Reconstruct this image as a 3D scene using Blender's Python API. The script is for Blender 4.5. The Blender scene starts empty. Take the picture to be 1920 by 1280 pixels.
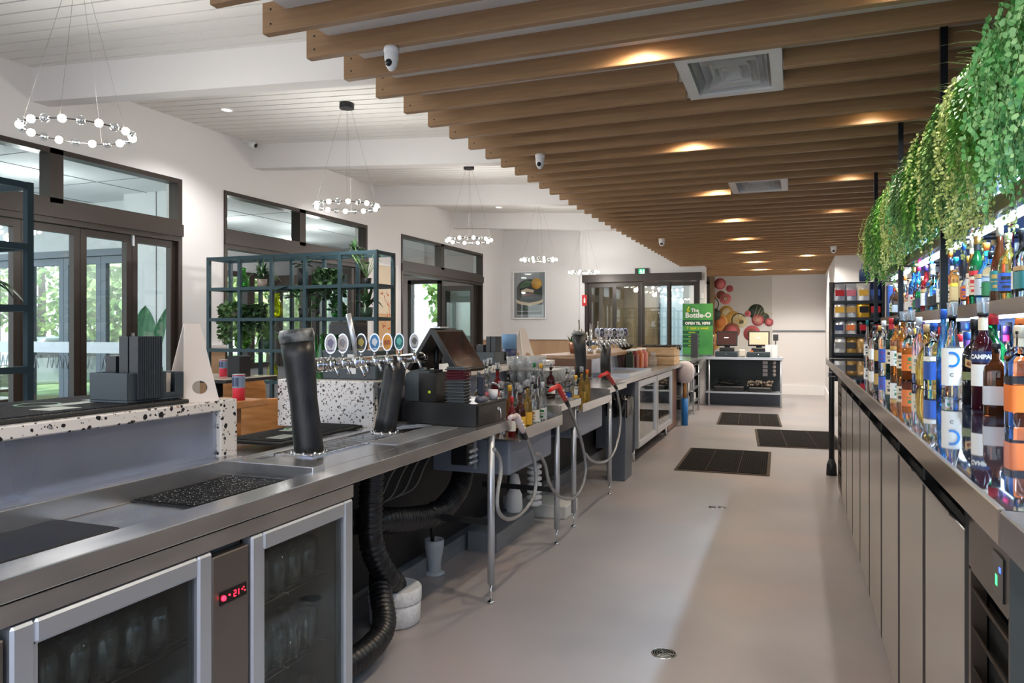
import bpy, bmesh, math, random
from mathutils import Vector, Matrix
C = bpy.context.scene.collection
rnd = random.Random(11)
PI = math.pi
# ---------------------------------------------------------------- camera, world, exposure
TH = math.atan(530 / 1383.0)
EYE = 1.4
cd = bpy.data.cameras.new('camera'); cam = bpy.data.objects.new('camera', cd); C.objects.link(cam)
cd.sensor_width = 36; cd.lens = 1383 / 1920 * 36; cd.shift_y = -20 / 1920; cd.clip_start = 0.02; cd.clip_end = 200
cam.location = (0, 0, EYE); cam.rotation_euler = (PI / 2, 0, TH)
bpy.context.scene.camera = cam
sc = bpy.context.scene
sc.view_settings.view_transform = 'Standard'; sc.view_settings.look = 'None'
sc.view_settings.gamma = 1; sc.view_settings.use_curve_mapping = False
sc.view_settings.exposure = 0.8
w = bpy.data.worlds.new('world'); sc.world = w; w.use_nodes = True
nt = w.node_tree; bg = nt.nodes['Background']
tc = nt.nodes.new('ShaderNodeTexCoord'); sx = nt.nodes.new('ShaderNodeSeparateXYZ'); cr = nt.nodes.new('ShaderNodeValToRGB')
nt.links.new(tc.outputs['Generated'], sx.inputs[0]); nt.links.new(sx.outputs['Z'], cr.inputs[0]); nt.links.new(cr.outputs[0], bg.inputs[0])
e = cr.color_ramp.elements
e[0].position = 0.0; e[0].color = (0.42, 0.43, 0.42, 1); e[1].position = 0.5; e[1].color = (0.55, 0.72, 1.0, 1)
k = e.new(0.08); k.color = (0.95, 0.97, 1.0, 1)
bg.inputs[1].default_value = 2.4
try:
    sc.cycles.max_bounces = 10; sc.cycles.transparent_max_bounces = 64; sc.cycles.transmission_bounces = 10
    sc.cycles.sample_clamp_indirect = 6; sc.cycles.caustics_reflective = False; sc.cycles.caustics_refractive = False
except Exception: pass

def area(name, loc, size, power, col=(1, 1, 1), rot=(0, 0, 0), size_y=None, spread=PI):
    l = bpy.data.lights.new(name, 'AREA'); l.energy = power; l.color = col; l.size = size
    l.spread = spread
    if size_y: l.shape = 'RECTANGLE'; l.size_y = size_y
    o = bpy.data.objects.new(name, l); o.location = loc; o.rotation_euler = rot; C.objects.link(o); return o
sun = bpy.data.lights.new('sun', 'SUN'); sun.energy = 3.2; sun.angle = 0.05; sun.color = (1, .95, .86)
so = bpy.data.objects.new('sun', sun); so.rotation_euler = (math.radians(48), 0, math.radians(58)); so.location = (-20, 0, 20); C.objects.link(so)

# ---------------------------------------------------------------- helpers
def lin(h):
    if isinstance(h, str):
        h = h.lstrip('#'); v = [int(h[i:i + 2], 16) / 255 for i in (0, 2, 4)]
    else: v = [x / 255 for x in h]
    return tuple((x / 12.92 if x <= .04045 else ((x + .055) / 1.055) ** 2.4) for x in v) + (1,)
MATS = {}
def mat(name, col=(128, 128, 128), rough=.5, metal=0, trans=0, emit=None, es=1, coat=0, spec=None, alpha=None, ior=None, bump=None):
    if name in MATS: return MATS[name]
    m = bpy.data.materials.new(name); m.use_nodes = True; b = m.node_tree.nodes['Principled BSDF']
    b.inputs['Base Color'].default_value = lin(col); b.inputs['Roughness'].default_value = rough; b.inputs['Metallic'].default_value = metal
    b.inputs['Transmission Weight'].default_value = trans; b.inputs['Coat Weight'].default_value = coat
    if ior: b.inputs['IOR'].default_value = ior
    if spec is not None: b.inputs['Specular IOR Level'].default_value = spec
    if emit: b.inputs['Emission Color'].default_value = lin(emit); b.inputs['Emission Strength'].default_value = es
    if bump:
        n, l = m.node_tree.nodes, m.node_tree.links
        t = n.new('ShaderNodeTexNoise'); t.inputs['Scale'].default_value = bump[0]; t.inputs['Detail'].default_value = 4
        g = n.new('ShaderNodeNewGeometry'); l.new(g.outputs['Position'], t.inputs['Vector'])
        bn = n.new('ShaderNodeBump'); bn.inputs['Strength'].default_value = bump[1]; bn.inputs['Distance'].default_value = .01
        l.new(t.outputs[0], bn.inputs['Height']); l.new(bn.outputs[0], b.inputs['Normal'])
    MATS[name] = m; return m
def noisy(name, c1, c2, scale=(1, 1, 1), rough=(.4, .6), metal=0, detail=4, nscale=5, pos=(.35, .65), coat=0, bump=0, dist=.005):
    """two-colour noise stretched by scale, in world position"""
    if name in MATS: return MATS[name]
    m = mat(name, c1, rough[0], metal, coat=coat); n, l = m.node_tree.nodes, m.node_tree.links; b = n['Principled BSDF']
    g = n.new('ShaderNodeNewGeometry'); mp = n.new('ShaderNodeMapping'); mp.inputs['Scale'].default_value = scale
    t = n.new('ShaderNodeTexNoise'); t.inputs['Scale'].default_value = nscale; t.inputs['Detail'].default_value = detail
    l.new(g.outputs['Position'], mp.inputs[0]); l.new(mp.outputs[0], t.inputs['Vector'])
    r = n.new('ShaderNodeValToRGB'); r.color_ramp.elements[0].position = pos[0]; r.color_ramp.elements[1].position = pos[1]
    r.color_ramp.elements[0].color = lin(c1); r.color_ramp.elements[1].color = lin(c2)
    l.new(t.outputs[0], r.inputs[0]); l.new(r.outputs[0], b.inputs['Base Color'])
    mr = n.new('ShaderNodeMapRange'); mr.inputs['To Min'].default_value = rough[0]; mr.inputs['To Max'].default_value = rough[1]
    l.new(t.outputs[0], mr.inputs[0]); l.new(mr.outputs[0], b.inputs['Roughness'])
    if bump:
        bn = n.new('ShaderNodeBump'); bn.inputs['Strength'].default_value = bump; bn.inputs['Distance'].default_value = dist
        l.new(t.outputs[0], bn.inputs['Height']); l.new(bn.outputs[0], b.inputs['Normal'])
    return m
def glassy(name, col=(230, 240, 238), mixf=.12, rough=.02, tint=None, haze=0):
    """thin pane: mostly transparent with a glossy coat"""
    if name in MATS: return MATS[name]
    m = bpy.data.materials.new(name); m.use_nodes = True; n, l = m.node_tree.nodes, m.node_tree.links; n.clear()
    o = n.new('ShaderNodeOutputMaterial'); mx = n.new('ShaderNodeMixShader'); t = n.new('ShaderNodeBsdfTransparent'); gl = n.new('ShaderNodeBsdfGlossy')
    t.inputs[0].default_value = lin(tint or col); gl.inputs[0].default_value = (1, 1, 1, 1); gl.inputs['Roughness'].default_value = rough
    f0 = n.new('ShaderNodeLayerWeight'); f0.inputs[0].default_value = .5; f = n.new('ShaderNodeMath'); f.operation = 'POWER'; f.inputs[1].default_value = 4.5; l.new(f0.outputs['Facing'], f.inputs[0])
    a = n.new('ShaderNodeMath'); a.operation = 'ADD'; a.inputs[1].default_value = mixf + .03; a.use_clamp = True
    l.new(f.outputs[0], a.inputs[0]); l.new(a.outputs[0], mx.inputs[0]); l.new(t.outputs[0], mx.inputs[1]); l.new(gl.outputs[0], mx.inputs[2]); l.new(mx.outputs[0], o.inputs[0])
    if haze:
        d = n.new('ShaderNodeBsdfDiffuse'); d.inputs[0].default_value = (.9, .93, .95, 1); m2 = n.new('ShaderNodeMixShader'); m2.inputs[0].default_value = haze
        l.new(mx.outputs[0], m2.inputs[1]); l.new(d.outputs[0], m2.inputs[2]); l.new(m2.outputs[0], o.inputs[0])
    MATS[name] = m; return m

class MB:
    def __init__(s): s.v = []; s.f = []; s.m = []; s.mi = 0; s.sm = []; s.smooth = False
    def add(s, vs, fs, smooth=None):
        o = len(s.v); s.v += [tuple(x) for x in vs]
        for f in fs: s.f.append(tuple(i + o for i in f)); s.m.append(s.mi); s.sm.append(s.smooth if smooth is None else smooth)
        return s
    def box(s, a, b):
        x0, y0, z0 = a; x1, y1, z1 = b
        if x0 > x1: x0, x1 = x1, x0
        if y0 > y1: y0, y1 = y1, y0
        if z0 > z1: z0, z1 = z1, z0
        return s.add([(x0, y0, z0), (x1, y0, z0), (x1, y1, z0), (x0, y1, z0), (x0, y0, z1), (x1, y0, z1), (x1, y1, z1), (x0, y1, z1)],
                     [(0, 3, 2, 1), (4, 5, 6, 7), (0, 1, 5, 4), (1, 2, 6, 5), (2, 3, 7, 6), (3, 0, 4, 7)], False)
    def bbox(s, a, b, r=.004):
        """box with chamfered vertical and top edges"""
        x0, y0, z0 = [min(p, q) for p, q in zip(a, b)]; x1, y1, z1 = [max(p, q) for p, q in zip(a, b)]
        r = min(r, (x1 - x0) * .45, (y1 - y0) * .45, (z1 - z0) * .45)
        def ring(z, i): return [(x0 + r + i if False else x0 + r, y0 + i, z), (x1 - r, y0 + i, z), (x1 - i, y0 + r, z), (x1 - i, y1 - r, z), (x1 - r, y1 - i, z), (x0 + r, y1 - i, z), (x0 + i, y1 - r, z), (x0 + i, y0 + r, z)]
        rs = []
        for z, i in ((z0, r * .7), (z0 + r, 0), (z1 - r, 0), (z1, r * .7)): rs += ring(z, i)
        fs = [tuple(range(7, -1, -1)), tuple(range(24, 32))]
        for k in range(3):
            for j in range(8): fs.append((k * 8 + j, k * 8 + (j + 1) % 8, (k + 1) * 8 + (j + 1) % 8, (k + 1) * 8 + j))
        return s.add(rs, fs, False)
    def lathe(s, prof, c=(0, 0, 0), n=16, caps=True, smooth=True, ax='z', sq=0):
        vs, fs = [], []
        for r, z in prof:
            for j in range(n):
                a = 2 * PI * (j + .5) / n; ca, sa = math.cos(a), math.sin(a)
                rr = r
                if sq: rr = r / max(abs(ca), abs(sa)) ** sq
                p = (rr * ca, rr * sa, z)
                if ax == 'x': p = (z, rr * ca, rr * sa)
                if ax == 'y': p = (rr * sa, z, rr * ca)
                vs.append((p[0] + c[0], p[1] + c[1], p[2] + c[2]))
        for k in range(len(prof) - 1):
            for j in range(n): fs.append((k * n + j, k * n + (j + 1) % n, (k + 1) * n + (j + 1) % n, (k + 1) * n + j))
        s.add(vs, fs, smooth)
        if caps:
            o = len(s.v) - len(vs)
            for base, rev in ((0, True), ((len(prof) - 1) * n, False)):
                if prof[0 if base == 0 else -1][0] > 1e-5:
                    f = [o + base + j for j in range(n)]
                    s.f.append(tuple(reversed(f)) if rev else tuple(f)); s.m.append(s.mi); s.sm.append(False)
        return s
    def tube(s, pts, r, n=8, caps=True, smooth=True):
        pts = [Vector(p) for p in pts]; rs = r if isinstance(r, (list, tuple)) else [r] * len(pts)
        vs, fs = [], []; up = None
        for i, p in enumerate(pts):
            t = (pts[min(i + 1, len(pts) - 1)] - pts[max(i - 1, 0)]); t = t.normalized() if t.length > 0 else Vector((0, 0, 1))
            if up is None:
                up = Vector((0, 0, 1)) if abs(t.z) < .9 else Vector((1, 0, 0))
            a = (up - t * up.dot(t)); a = a.normalized() if a.length > 1e-6 else t.orthogonal().normalized(); b = t.cross(a); up = a
            for j in range(n):
                an = 2 * PI * j / n; vs.append(tuple(p + (a * math.cos(an) + b * math.sin(an)) * rs[i]))
        for k in range(len(pts) - 1):
            for j in range(n): fs.append((k * n + j, k * n + (j + 1) % n, (k + 1) * n + (j + 1) % n, (k + 1) * n + j))
        s.add(vs, fs, smooth)
        if caps:
            o = len(s.v) - len(vs)
            s.f.append(tuple(o + j for j in reversed(range(n)))); s.m.append(s.mi); s.sm.append(False)
            s.f.append(tuple(o + (len(pts) - 1) * n + j for j in range(n))); s.m.append(s.mi); s.sm.append(False)
        return s
    def ball(s, c, r, n=10, sz=1):
        k = max(4, n // 2)
        return s.lathe([(max(1e-4, r * math.sin(PI * i / k)), -r * sz * math.cos(PI * i / k)) for i in range(k + 1)], c, n, False, True)
    def prism(s, poly, a, b, ax='z'):
        def P(p, h): return {'z': (p[0], p[1], h), 'y': (p[0], h, p[1]), 'x': (h, p[0], p[1])}[ax]
        n = len(poly)
        return s.add([P(p, a) for p in poly] + [P(p, b) for p in poly], [tuple(reversed(range(n))), tuple(range(n, 2 * n))] + [(i, (i + 1) % n, n + (i + 1) % n, n + i) for i in range(n)], False)
    def quad(s, a, b, c, d): return s.add([a, b, c, d], [(0, 1, 2, 3)], False)
    def leaf(s, p, d, u, L, W, fold=.15, tip=1):
        """pointed leaf: p base, d direction, u side"""
        p, d, u = Vector(p), Vector(d).normalized(), Vector(u); u = (u - d * u.dot(d)); u = u.normalized() if u.length > 1e-5 else d.orthogonal().normalized()
        nn = d.cross(u)
        f1, f2 = nn * fold * W, nn * fold * W * .7
        return s.add([p, p + d * L * .25 + u * W * .42 + f1, p + d * L * .62 + u * W * .46 + f2, p + d * L, p + d * L * .62 - u * W * .46 + f2, p + d * L * .25 - u * W * .42 + f1], [(0, 1, 2, 3, 4, 5)], True)
    def sort_slot(s, i): s.mi = i; return s
def at(px, py, X=None, Y=None, Z=None):
    u = (px - 960) / 1383; v = (620 - py) / 1383; c, n = math.cos(TH), math.sin(TH)
    d = Vector((u * c - n, u * n + c, v))
    t = X / d.x if X is not None else Y / d.y if Y is not None else (Z - EYE) / d.z
    return Vector((d.x * t, d.y * t, EYE + d.z * t))
def mesh(name, mb, mats):
    me = bpy.data.meshes.new(name); me.from_pydata(mb.v, [], mb.f); me.update()
    if not isinstance(mats, (list, tuple)): mats = [mats]
    for m in mats: me.materials.append(m)
    me.polygons.foreach_set('material_index', mb.m); me.polygons.foreach_set('use_smooth', mb.sm)
    return me
def obj(name, mb, mats, parent=None, loc=None, rot=None, label=None, bevel=0):
    o = bpy.data.objects.new(name, mesh(name, mb, mats)); C.objects.link(o)
    if parent: o.parent = parent
    if loc: o.location = loc
    if rot: o.rotation_euler = rot
    if label: o['label'] = label
    if bevel:
        b = o.modifiers.new('bevel', 'BEVEL'); b.width = bevel; b.segments = 2; b.limit_method = 'ANGLE'
    return o
def tag(o, label, cat, group=None, kind=None):
    if label: o['label'] = label
    if cat: o['category'] = cat
    if group: o['group'] = group
    if kind: o['kind'] = kind
    return o
def thing(name, label, cat, loc=(0, 0, 0), rz=0, group=None, kind=None):
    o = bpy.data.objects.new(name, None); o.empty_display_size = .05; C.objects.link(o); o.location = loc; o.rotation_euler = (0, 0, rz)
    return tag(o, label, cat, group, kind)
def solo(name, mb, mats, label, cat, group=None, loc=None, rot=None, kind=None):
    return tag(obj(name, mb, mats, None, loc, rot), label, cat, group, kind)
def struct(name, mb, mats, parent=None, **k):
    o = obj(name, mb, mats, parent, **k)
    if not parent: o['kind'] = 'structure'
    return o
def sgroup(name):
    o = bpy.data.objects.new(name, None); C.objects.link(o); o['kind'] = 'structure'; return o
def dup(r0, loc, rz=None, label=None, group=None):
    def cp(o, par):
        c = o.copy(); C.objects.link(c); c.parent = par
        for ch in [x for x in kids.get(o.name, [])]: cp(ch, c)
        return c
    kids = {}
    def walk(o):
        kids[o.name] = list(o.children)
        for ch in o.children: walk(ch)
    walk(r0); r = cp(r0, None); r.location = loc
    if rz is not None: r.rotation_euler = (0, 0, rz)
    if label: r['label'] = label
    if group: r['group'] = group
    return r
ORD = ['first', 'second', 'third', 'fourth', 'fifth', 'sixth', 'seventh', 'eighth', 'ninth', 'tenth', 'eleventh', 'twelfth', 'thirteenth', 'fourteenth', 'fifteenth', 'sixteenth', 'seventeenth', 'eighteenth', 'nineteenth', 'twentieth']
def ordw(i):
    if i < 20: return ORD[i]
    t = ['', '', 'twenty', 'thirty', 'forty', 'fifty', 'sixty', 'seventy'][(i + 1) // 10]; r = (i + 1) % 10
    return {'twenty': 'twentieth', 'thirty': 'thirtieth', 'forty': 'fortieth', 'fifty': 'fiftieth', 'sixty': 'sixtieth'}[t] if r == 0 else t + '-' + ORD[r - 1]
def text_mb(txt, size, depth=.001, align='CENTER', bold=0):
    """letters as mesh in the XZ plane facing -Y, baseline at z=0"""
    cu = bpy.data.curves.new('t', 'FONT'); cu.body = txt; cu.size = size; cu.extrude = 0; cu.align_x = align; cu.offset = bold; cu.resolution_u = 3
    o = bpy.data.objects.new('t', cu); C.objects.link(o); bpy.context.view_layer.update()
    me = o.evaluated_get(bpy.context.evaluated_depsgraph_get()).to_mesh()
    mb = MB(); mb.add([(v.co.x, 0, v.co.y) for v in me.vertices], [tuple(p.vertices) for p in me.polygons], False)
    bpy.data.objects.remove(o, do_unlink=True); bpy.data.curves.remove(cu)
    return mb
def moved(mb, M):
    mb.v = [tuple(M @ Vector(v)) for v in mb.v]; return mb
def join(a, b, mi=None):
    o = len(a.v); a.v += b.v; a.f += [tuple(i + o for i in f) for f in b.f]; a.m += [mi if mi is not None else x for x in b.m]; a.sm += b.sm; return a
def smoothpts(pts, k=6):
    P = [Vector(p) for p in pts]; out = []
    for i in range(len(P) - 1):
        p0, p1, p2, p3 = P[max(i - 1, 0)], P[i], P[i + 1], P[min(i + 2, len(P) - 1)]
        for j in range(k):
            t = j / k; out.append(.5 * ((2 * p1) + (p2 - p0) * t + (2 * p0 - 5 * p1 + 4 * p2 - p3) * t * t + (3 * p1 - p0 - 3 * p2 + p3) * t ** 3))
    out.append(P[-1]); return out

# ---------------------------------------------------------------- materials
wallm = mat('white_paint', (226, 223, 222), .7, bump=(30, .03))
ceilm = mat('ceiling_paint', (222, 220, 216), .75)
groovem = mat('ceiling_groove', (84, 82, 80), .9)
wood = noisy('oak_batten', (146, 112, 78), (170, 134, 96), (1.2, 30, 22), (.45, .6), nscale=3, detail=6, pos=(.25, .8))
darkfr = mat('bronze_frame', (52, 43, 38), .4, .3)
tealm = mat('teal_steel', (44, 66, 74), .42, .3)
blackm = mat('black_plastic', (26, 27, 29), .42)
blackr = mat('black_rubber', (30, 30, 30), .75, bump=(200, .4))
chrome = mat('chrome', (225, 225, 225), .08, 1)
steel = noisy('brushed_steel', (192, 192, 194), (208, 207, 206), (5, 1.5, 5), (.19, .27), .9, 1, 3, (.3, .7))
steelx = noisy('brushed_steel_panel', (166, 174, 194), (184, 190, 206), (1, 2.5, .6), (.24, .32), .9, 2, 2, (.3, .7))
steelv = noisy('door_steel', (184, 176, 168), (196, 188, 180), (40, 40, 1), (.2, .26), .75, 3, 4, (.3, .7))
alum = mat('aluminium', (200, 205, 212), .35, .75)
whitep = mat('white_plastic', (240, 240, 240), .4)
glassm = glassy('window_glass', (245, 250, 249), .02)
darkglass = glassy('fridge_glass', (216, 220, 218), .0, .03)
clearg = mat('clear_glass', (240, 246, 248), .02, trans=1, ior=1.4)
tumbler = glassy('tumbler_glass', (250, 252, 253), .10, .03, None, .12)
tumblerd = glassy('chilled_glass', (240, 244, 245), .10, .03, None, .04)
brownf = noisy('shelf_fascia', (104, 82, 62), (128, 104, 82), (3, 1, 3), (.25, .35), .25, nscale=2)
ledm = mat('led_strip', (255, 255, 255), .5, emit=(205, 228, 255), es=5)
greyp = mat('grey_paint', (96, 104, 118), .5)
# special node materials
def terrazzo():
    m = mat('terrazzo', (214, 206, 200), .3, coat=.2); n, l = m.node_tree.nodes, m.node_tree.links; b = n['Principled BSDF']
    g = n.new('ShaderNodeNewGeometry'); cur = None
    nz = n.new('ShaderNodeTexNoise'); nz.inputs['Scale'].default_value = 35; nz.inputs['Detail'].default_value = 2
    mixv = n.new('ShaderNodeMix'); mixv.data_type = 'RGBA'; mixv.inputs[0].default_value = .012
    l.new(g.outputs['Position'], nz.inputs['Vector']); l.new(g.outputs['Position'], mixv.inputs[6]); l.new(nz.outputs['Color'], mixv.inputs[7])
    base = (234, 229, 224)
    for sc_, th, pr, col in ((66, .66, .76, (26, 26, 28)), (120, .58, .76, (48, 46, 48)), (80, .55, .92, (176, 150, 140)), (110, .6, .78, (168, 166, 166))):
        v = n.new('ShaderNodeTexVoronoi'); v.inputs['Scale'].default_value = sc_; v.inputs['Randomness'].default_value = 1
        l.new(mixv.outputs[2], v.inputs['Vector'])
        sp = n.new('ShaderNodeSeparateColor'); l.new(v.outputs['Color'], sp.inputs[0])
        # radius varies with the cell's random value
        mul = n.new('ShaderNodeMath'); mul.operation = 'MULTIPLY'; mul.inputs[1].default_value = th; l.new(sp.outputs[1], mul.inputs[0])
        lt = n.new('ShaderNodeMath'); lt.operation = 'LESS_THAN'; l.new(v.outputs['Distance'], lt.inputs[0]); l.new(mul.outputs[0], lt.inputs[1])
        gt = n.new('ShaderNodeMath'); gt.operation = 'GREATER_THAN'; gt.inputs[1].default_value = pr; l.new(sp.outputs[0], gt.inputs[0])
        an = n.new('ShaderNodeMath'); an.operation = 'MULTIPLY'; l.new(lt.outputs[0], an.inputs[0]); l.new(gt.outputs[0], an.inputs[1])
        mx = n.new('ShaderNodeMix'); mx.data_type = 'RGBA'; l.new(an.outputs[0], mx.inputs[0]); mx.inputs[7].default_value = lin(col)
        if cur is None: mx.inputs[6].default_value = lin(base)
        else: l.new(cur, mx.inputs[6])
        cur = mx.outputs[2]
    l.new(cur, b.inputs['Base Color']); return m
terr = terrazzo()
def floor_mat():
    m = noisy('polished_concrete', (145, 141, 143), (158, 154, 155), (1, 1, 1), (.26, .4), 0, 4, 1.3, (.35, .65), coat=0)
    n, l = m.node_tree.nodes, m.node_tree.links; b = n['Principled BSDF']
    old = b.inputs['Base Color'].links[0].from_socket
    g = n.new('ShaderNodeNewGeometry'); t = n.new('ShaderNodeTexNoise'); t.inputs['Scale'].default_value = .9; t.inputs['Detail'].default_value = 1
    l.new(g.outputs['Position'], t.inputs['Vector']); mp = n.new('ShaderNodeMapRange'); mp.inputs['From Min'].default_value = .5; mp.inputs['From Max'].default_value = .68; mp.inputs['To Max'].default_value = .6
    l.new(t.outputs[0], mp.inputs[0]); mx = n.new('ShaderNodeMix'); mx.data_type = 'RGBA'; l.new(mp.outputs[0], mx.inputs[0]); l.new(old, mx.inputs[6]); mx.inputs[7].default_value = lin((166, 150, 146)); l.new(mx.outputs[2], b.inputs['Base Color'])
    return m
floorm = floor_mat()

# ---------------------------------------------------------------- room shell
XW, YB = -5.8, 14.6           # window wall, poster wall
def zceil(x): return 3.54 - .06 * (x - XW)
m = MB().box((-10.2, -6, -.12), (1.3, 18, 0)); struct('floor', m, floorm)
# window wall: solid strips between the three openings, and above
WO = [(2.6, 5.78), (6.37, 9.25), (10.24, 13.5)]; ZH = 2.93; TR0, TR1 = 2.35, 2.47
m = MB(); ys = [-1.0] + [v for o in WO for v in o] + [YB + .2]
for i in range(0, len(ys), 2): m.box((XW - .2, ys[i], 0), (XW, ys[i + 1], 3.75))
for a, b in WO: m.box((XW - .2, a, ZH), (XW, b, 3.75))
struct('wall_left', m, wallm)
# dado panels low on the window wall and the poster wall, with a pale cap rail
dadom = noisy('tan_dado', (176, 140, 106), (190, 154, 120), (1, 1, .2), (.5, .6), nscale=4)
m = MB()
for a, b in ((5.78, 6.37), (9.25, 10.24), (13.5, YB)): m.box((XW, a, 0), (XW + .02, b, 1.22))
m.box((XW, YB - .02, 0), (-4.08, YB, 1.22)); struct('trim_1', m, dadom)
m = MB()
for a, b in ((5.78, 6.37), (9.25, 10.24), (13.5, YB)): m.box((XW, a, 1.22), (XW + .05, b, 1.25))
m.box((XW, YB - .05, 1.22), (-4.08, YB, 1.25)); struct('trim_2', m, wallm)
m = MB().box((XW - .2, YB, 0), (-4.08, YB + .2, 3.7)); struct('wall_back_poster', m, wallm)
# door wall with opening
DY = 14.5; DX0, DX1, DZ = -3.98, -1.70, 2.40
m = MB().box((-4.08, DY, 0), (DX0, DY + .25, 3.6)).box((DX1, DY, 0), (-1.60, DY + .25, 3.6)).box((DX0, DY, DZ), (DX1, DY + .25, 3.6)); struct('wall_back_door', m, wallm)
m = MB().box((-2.05, DY + .25, 0), (-1.93, 17.6, 3.3)); struct('wall_return', m, wallm)
m = MB().box((-1.9, 17.4, 0), (1.2, 17.6, 3.3)); struct('wall_back', m, wallm)
m = MB().box((-.46, 17.37, 1.385), (.62, 17.4, 1.41)); struct('trim_3', m, greyp)
m = MB().box((.62, 13.3, 0), (1.2, 17.4, 3.2)); struct('wall_column', m, wallm)
m = MB().box((1.1, -6, 0), (1.3, 13.3, 3.2)); struct('wall_right', m, wallm)
m = MB().box((-1.6, 17.36, 0), (.62, 17.4, .2)).box((.6, 13.27, 0), (.62, 17.37, .2)); struct('baseboard_back', m, whitep)
# raked boarded ceiling over the dining side: boards along x with dark joints between
m = MB(); y = -3.0
while y < YB + .2:
    a, b = y + .007, y + .128
    for (x0, x1) in ((XW - .05, -1.78),):
        z0, z1 = zceil(x0), zceil(x1)
        m.add([(x0, a, z0), (x1, a, z1), (x1, b, z1), (x0, b, z0), (x0, a, z0 + .02), (x1, a, z1 + .02), (x1, b, z1 + .02), (x0, b, z0 + .02)],
              [(3, 2, 1, 0), (0, 1, 5, 4), (2, 3, 7, 6)])
    y += .135
struct('ceiling', m, ceilm)
m = MB(); x0, x1 = XW - .1, -1.7
m.add([(x0, -3.1, zceil(x0) + .021), (x1, -3.1, zceil(x1) + .021), (x1, 15, zceil(x1) + .021), (x0, 15, zceil(x0) + .021), (x0, -3.1, zceil(x0) + .1), (x1, -3.1, zceil(x1) + .1), (x1, 15, zceil(x1) + .1), (x0, 15, zceil(x0) + .1)],
      [(3, 2, 1, 0), (4, 5, 6, 7), (0, 1, 5, 4), (1, 2, 6, 5), (2, 3, 7, 6), (3, 0, 4, 7)]); struct('ceiling_backing', m, groovem)
# rafters
for i in range(6):
    y = 4.21 + 2.63 * (i - 1)
    if y > 14: continue
    m = MB(); a, b = XW, -1.79
    m.add([(a, y, zceil(a) - .275), (b, y, zceil(b) - .275), (b, y + .15, zceil(b) - .275), (a, y + .15, zceil(a) - .275), (a, y, zceil(a) + .01), (b, y, zceil(b) + .01), (b, y + .15, zceil(b) + .01), (a, y + .15, zceil(a) + .01)],
          [(3, 2, 1, 0), (4, 5, 6, 7), (0, 1, 5, 4), (1, 2, 6, 5), (2, 3, 7, 6), (3, 0, 4, 7)])
    struct('trim_%d' % (10 + i), m, wallm)
# flat panel over the bar carrying the battens, and the bulkhead beside it
ZB = 2.622
m = MB().box((-1.93, -.5, ZB + .085), (1.15, 17.45, ZB + .19)); struct('ceiling_bar', m, ceilm)
m = MB().box((-1.9, -.5, ZB + .19), (-1.76, 14.6, 3.5)); struct('wall_bulkhead', m, wallm)
# battens
gaps = [(3.46, 4.10, -.53, -.05), (6.45, 7.05, -.53, -.05)]
def batten_mb(x0, x1):
    b = MB(); b.bbox((x0, -.021, 0), (x1, .021, .135), .004); return b
full = MB().bbox((-2.05, -.021, 0), (1.1, .021, .128), .004)
screws = MB()
for z in (.035, .095): screws.lathe([(.0001, -.0235), (.004, -.0235), (.004, -.0205)], (-2.05 + .045, 0, z), 8, ax='y')
mef = mesh('timber_batten', full, wood)
for k in range(-6, 51):
    y = 2.49 + k * .2935
    gp = [g for g in gaps if g[0] < y < g[1]]
    lab = 'oak-coloured ceiling batten, %s from the camera end' % ordw(k + 6)
    if gp:
        g = gp[0]
        o = solo('timber_batten', MB().bbox((-2.05, -.021, 0), (g[2], .021, .128), .004), wood, lab.replace('batten', 'batten stub left of a vent'), 'ceiling batten', 'oak battens under the bar ceiling', (0, y, ZB))
        solo('timber_batten', MB().bbox((g[3], -.021, 0), (1.1, .021, .128), .004), wood, lab.replace('batten', 'batten stub right of a vent'), 'ceiling batten', 'oak battens under the bar ceiling', (0, y, ZB))
    else:
        o = bpy.data.objects.new('timber_batten', mef); C.objects.link(o); o.location = (0, y, ZB); tag(o, lab, 'ceiling batten', 'oak battens under the bar ceiling')
    if k < 14: obj('screw', screws, blackm, o)
# air diffusers
for (y0, y1, xa, xb), nm in zip(gaps, ('nearer', 'farther')):
    cx, cy, hw, hd = (xa + xb) / 2, (y0 + y1) / 2, (xb - xa) / 2 - .004, (y1 - y0) / 2 - .008
    t = thing('air_diffuser', 'square white louvred air vent set among the ceiling battens, the %s of two' % nm, 'air vent', (cx, cy, ZB + .03), group='ceiling air vents')
    m = MB(); q = .055
    m.box((-hw, -hd, 0), (hw, -hd + q, .1)).box((-hw, hd - q, 0), (hw, hd, .1)).box((-hw, -hd + q, 0), (-hw + q, hd - q, .1)).box((hw - q, -hd + q, 0), (hw, hd - q, .1))
    obj('frame', m, whitep, t)
    obj('plenum', MB().box((-hw + q, -hd + q, .085), (hw - q, hd - q, .1)), mat('dark_void', (30, 32, 38), .9), t)
    for i in range(4):
        f0 = .93 - i * .22; f1 = f0 - .13; m = MB(); A = hw - q; B = hd - q
        vo = [(-A * f0, -B * f0, .006), (A * f0, -B * f0, .006), (A * f0, B * f0, .006), (-A * f0, B * f0, .006)]
        vi = [(-A * f1, -B * f1, .05), (A * f1, -B * f1, .05), (A * f1, B * f1, .05), (-A * f1, B * f1, .05)]
        m.add(vo + vi, [(i_, (i_ + 1) % 4, 4 + (i_ + 1) % 4, 4 + i_) for i_ in range(4)] + [((i_ + 1) % 4, i_, 4 + i_, 4 + (i_ + 1) % 4) for i_ in range(4)])
        obj('louvre', m, whitep, t)
    obj('centre_plate', MB().box((-.03, -.03, .04), (.03, .03, .05)), whitep, t)
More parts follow.
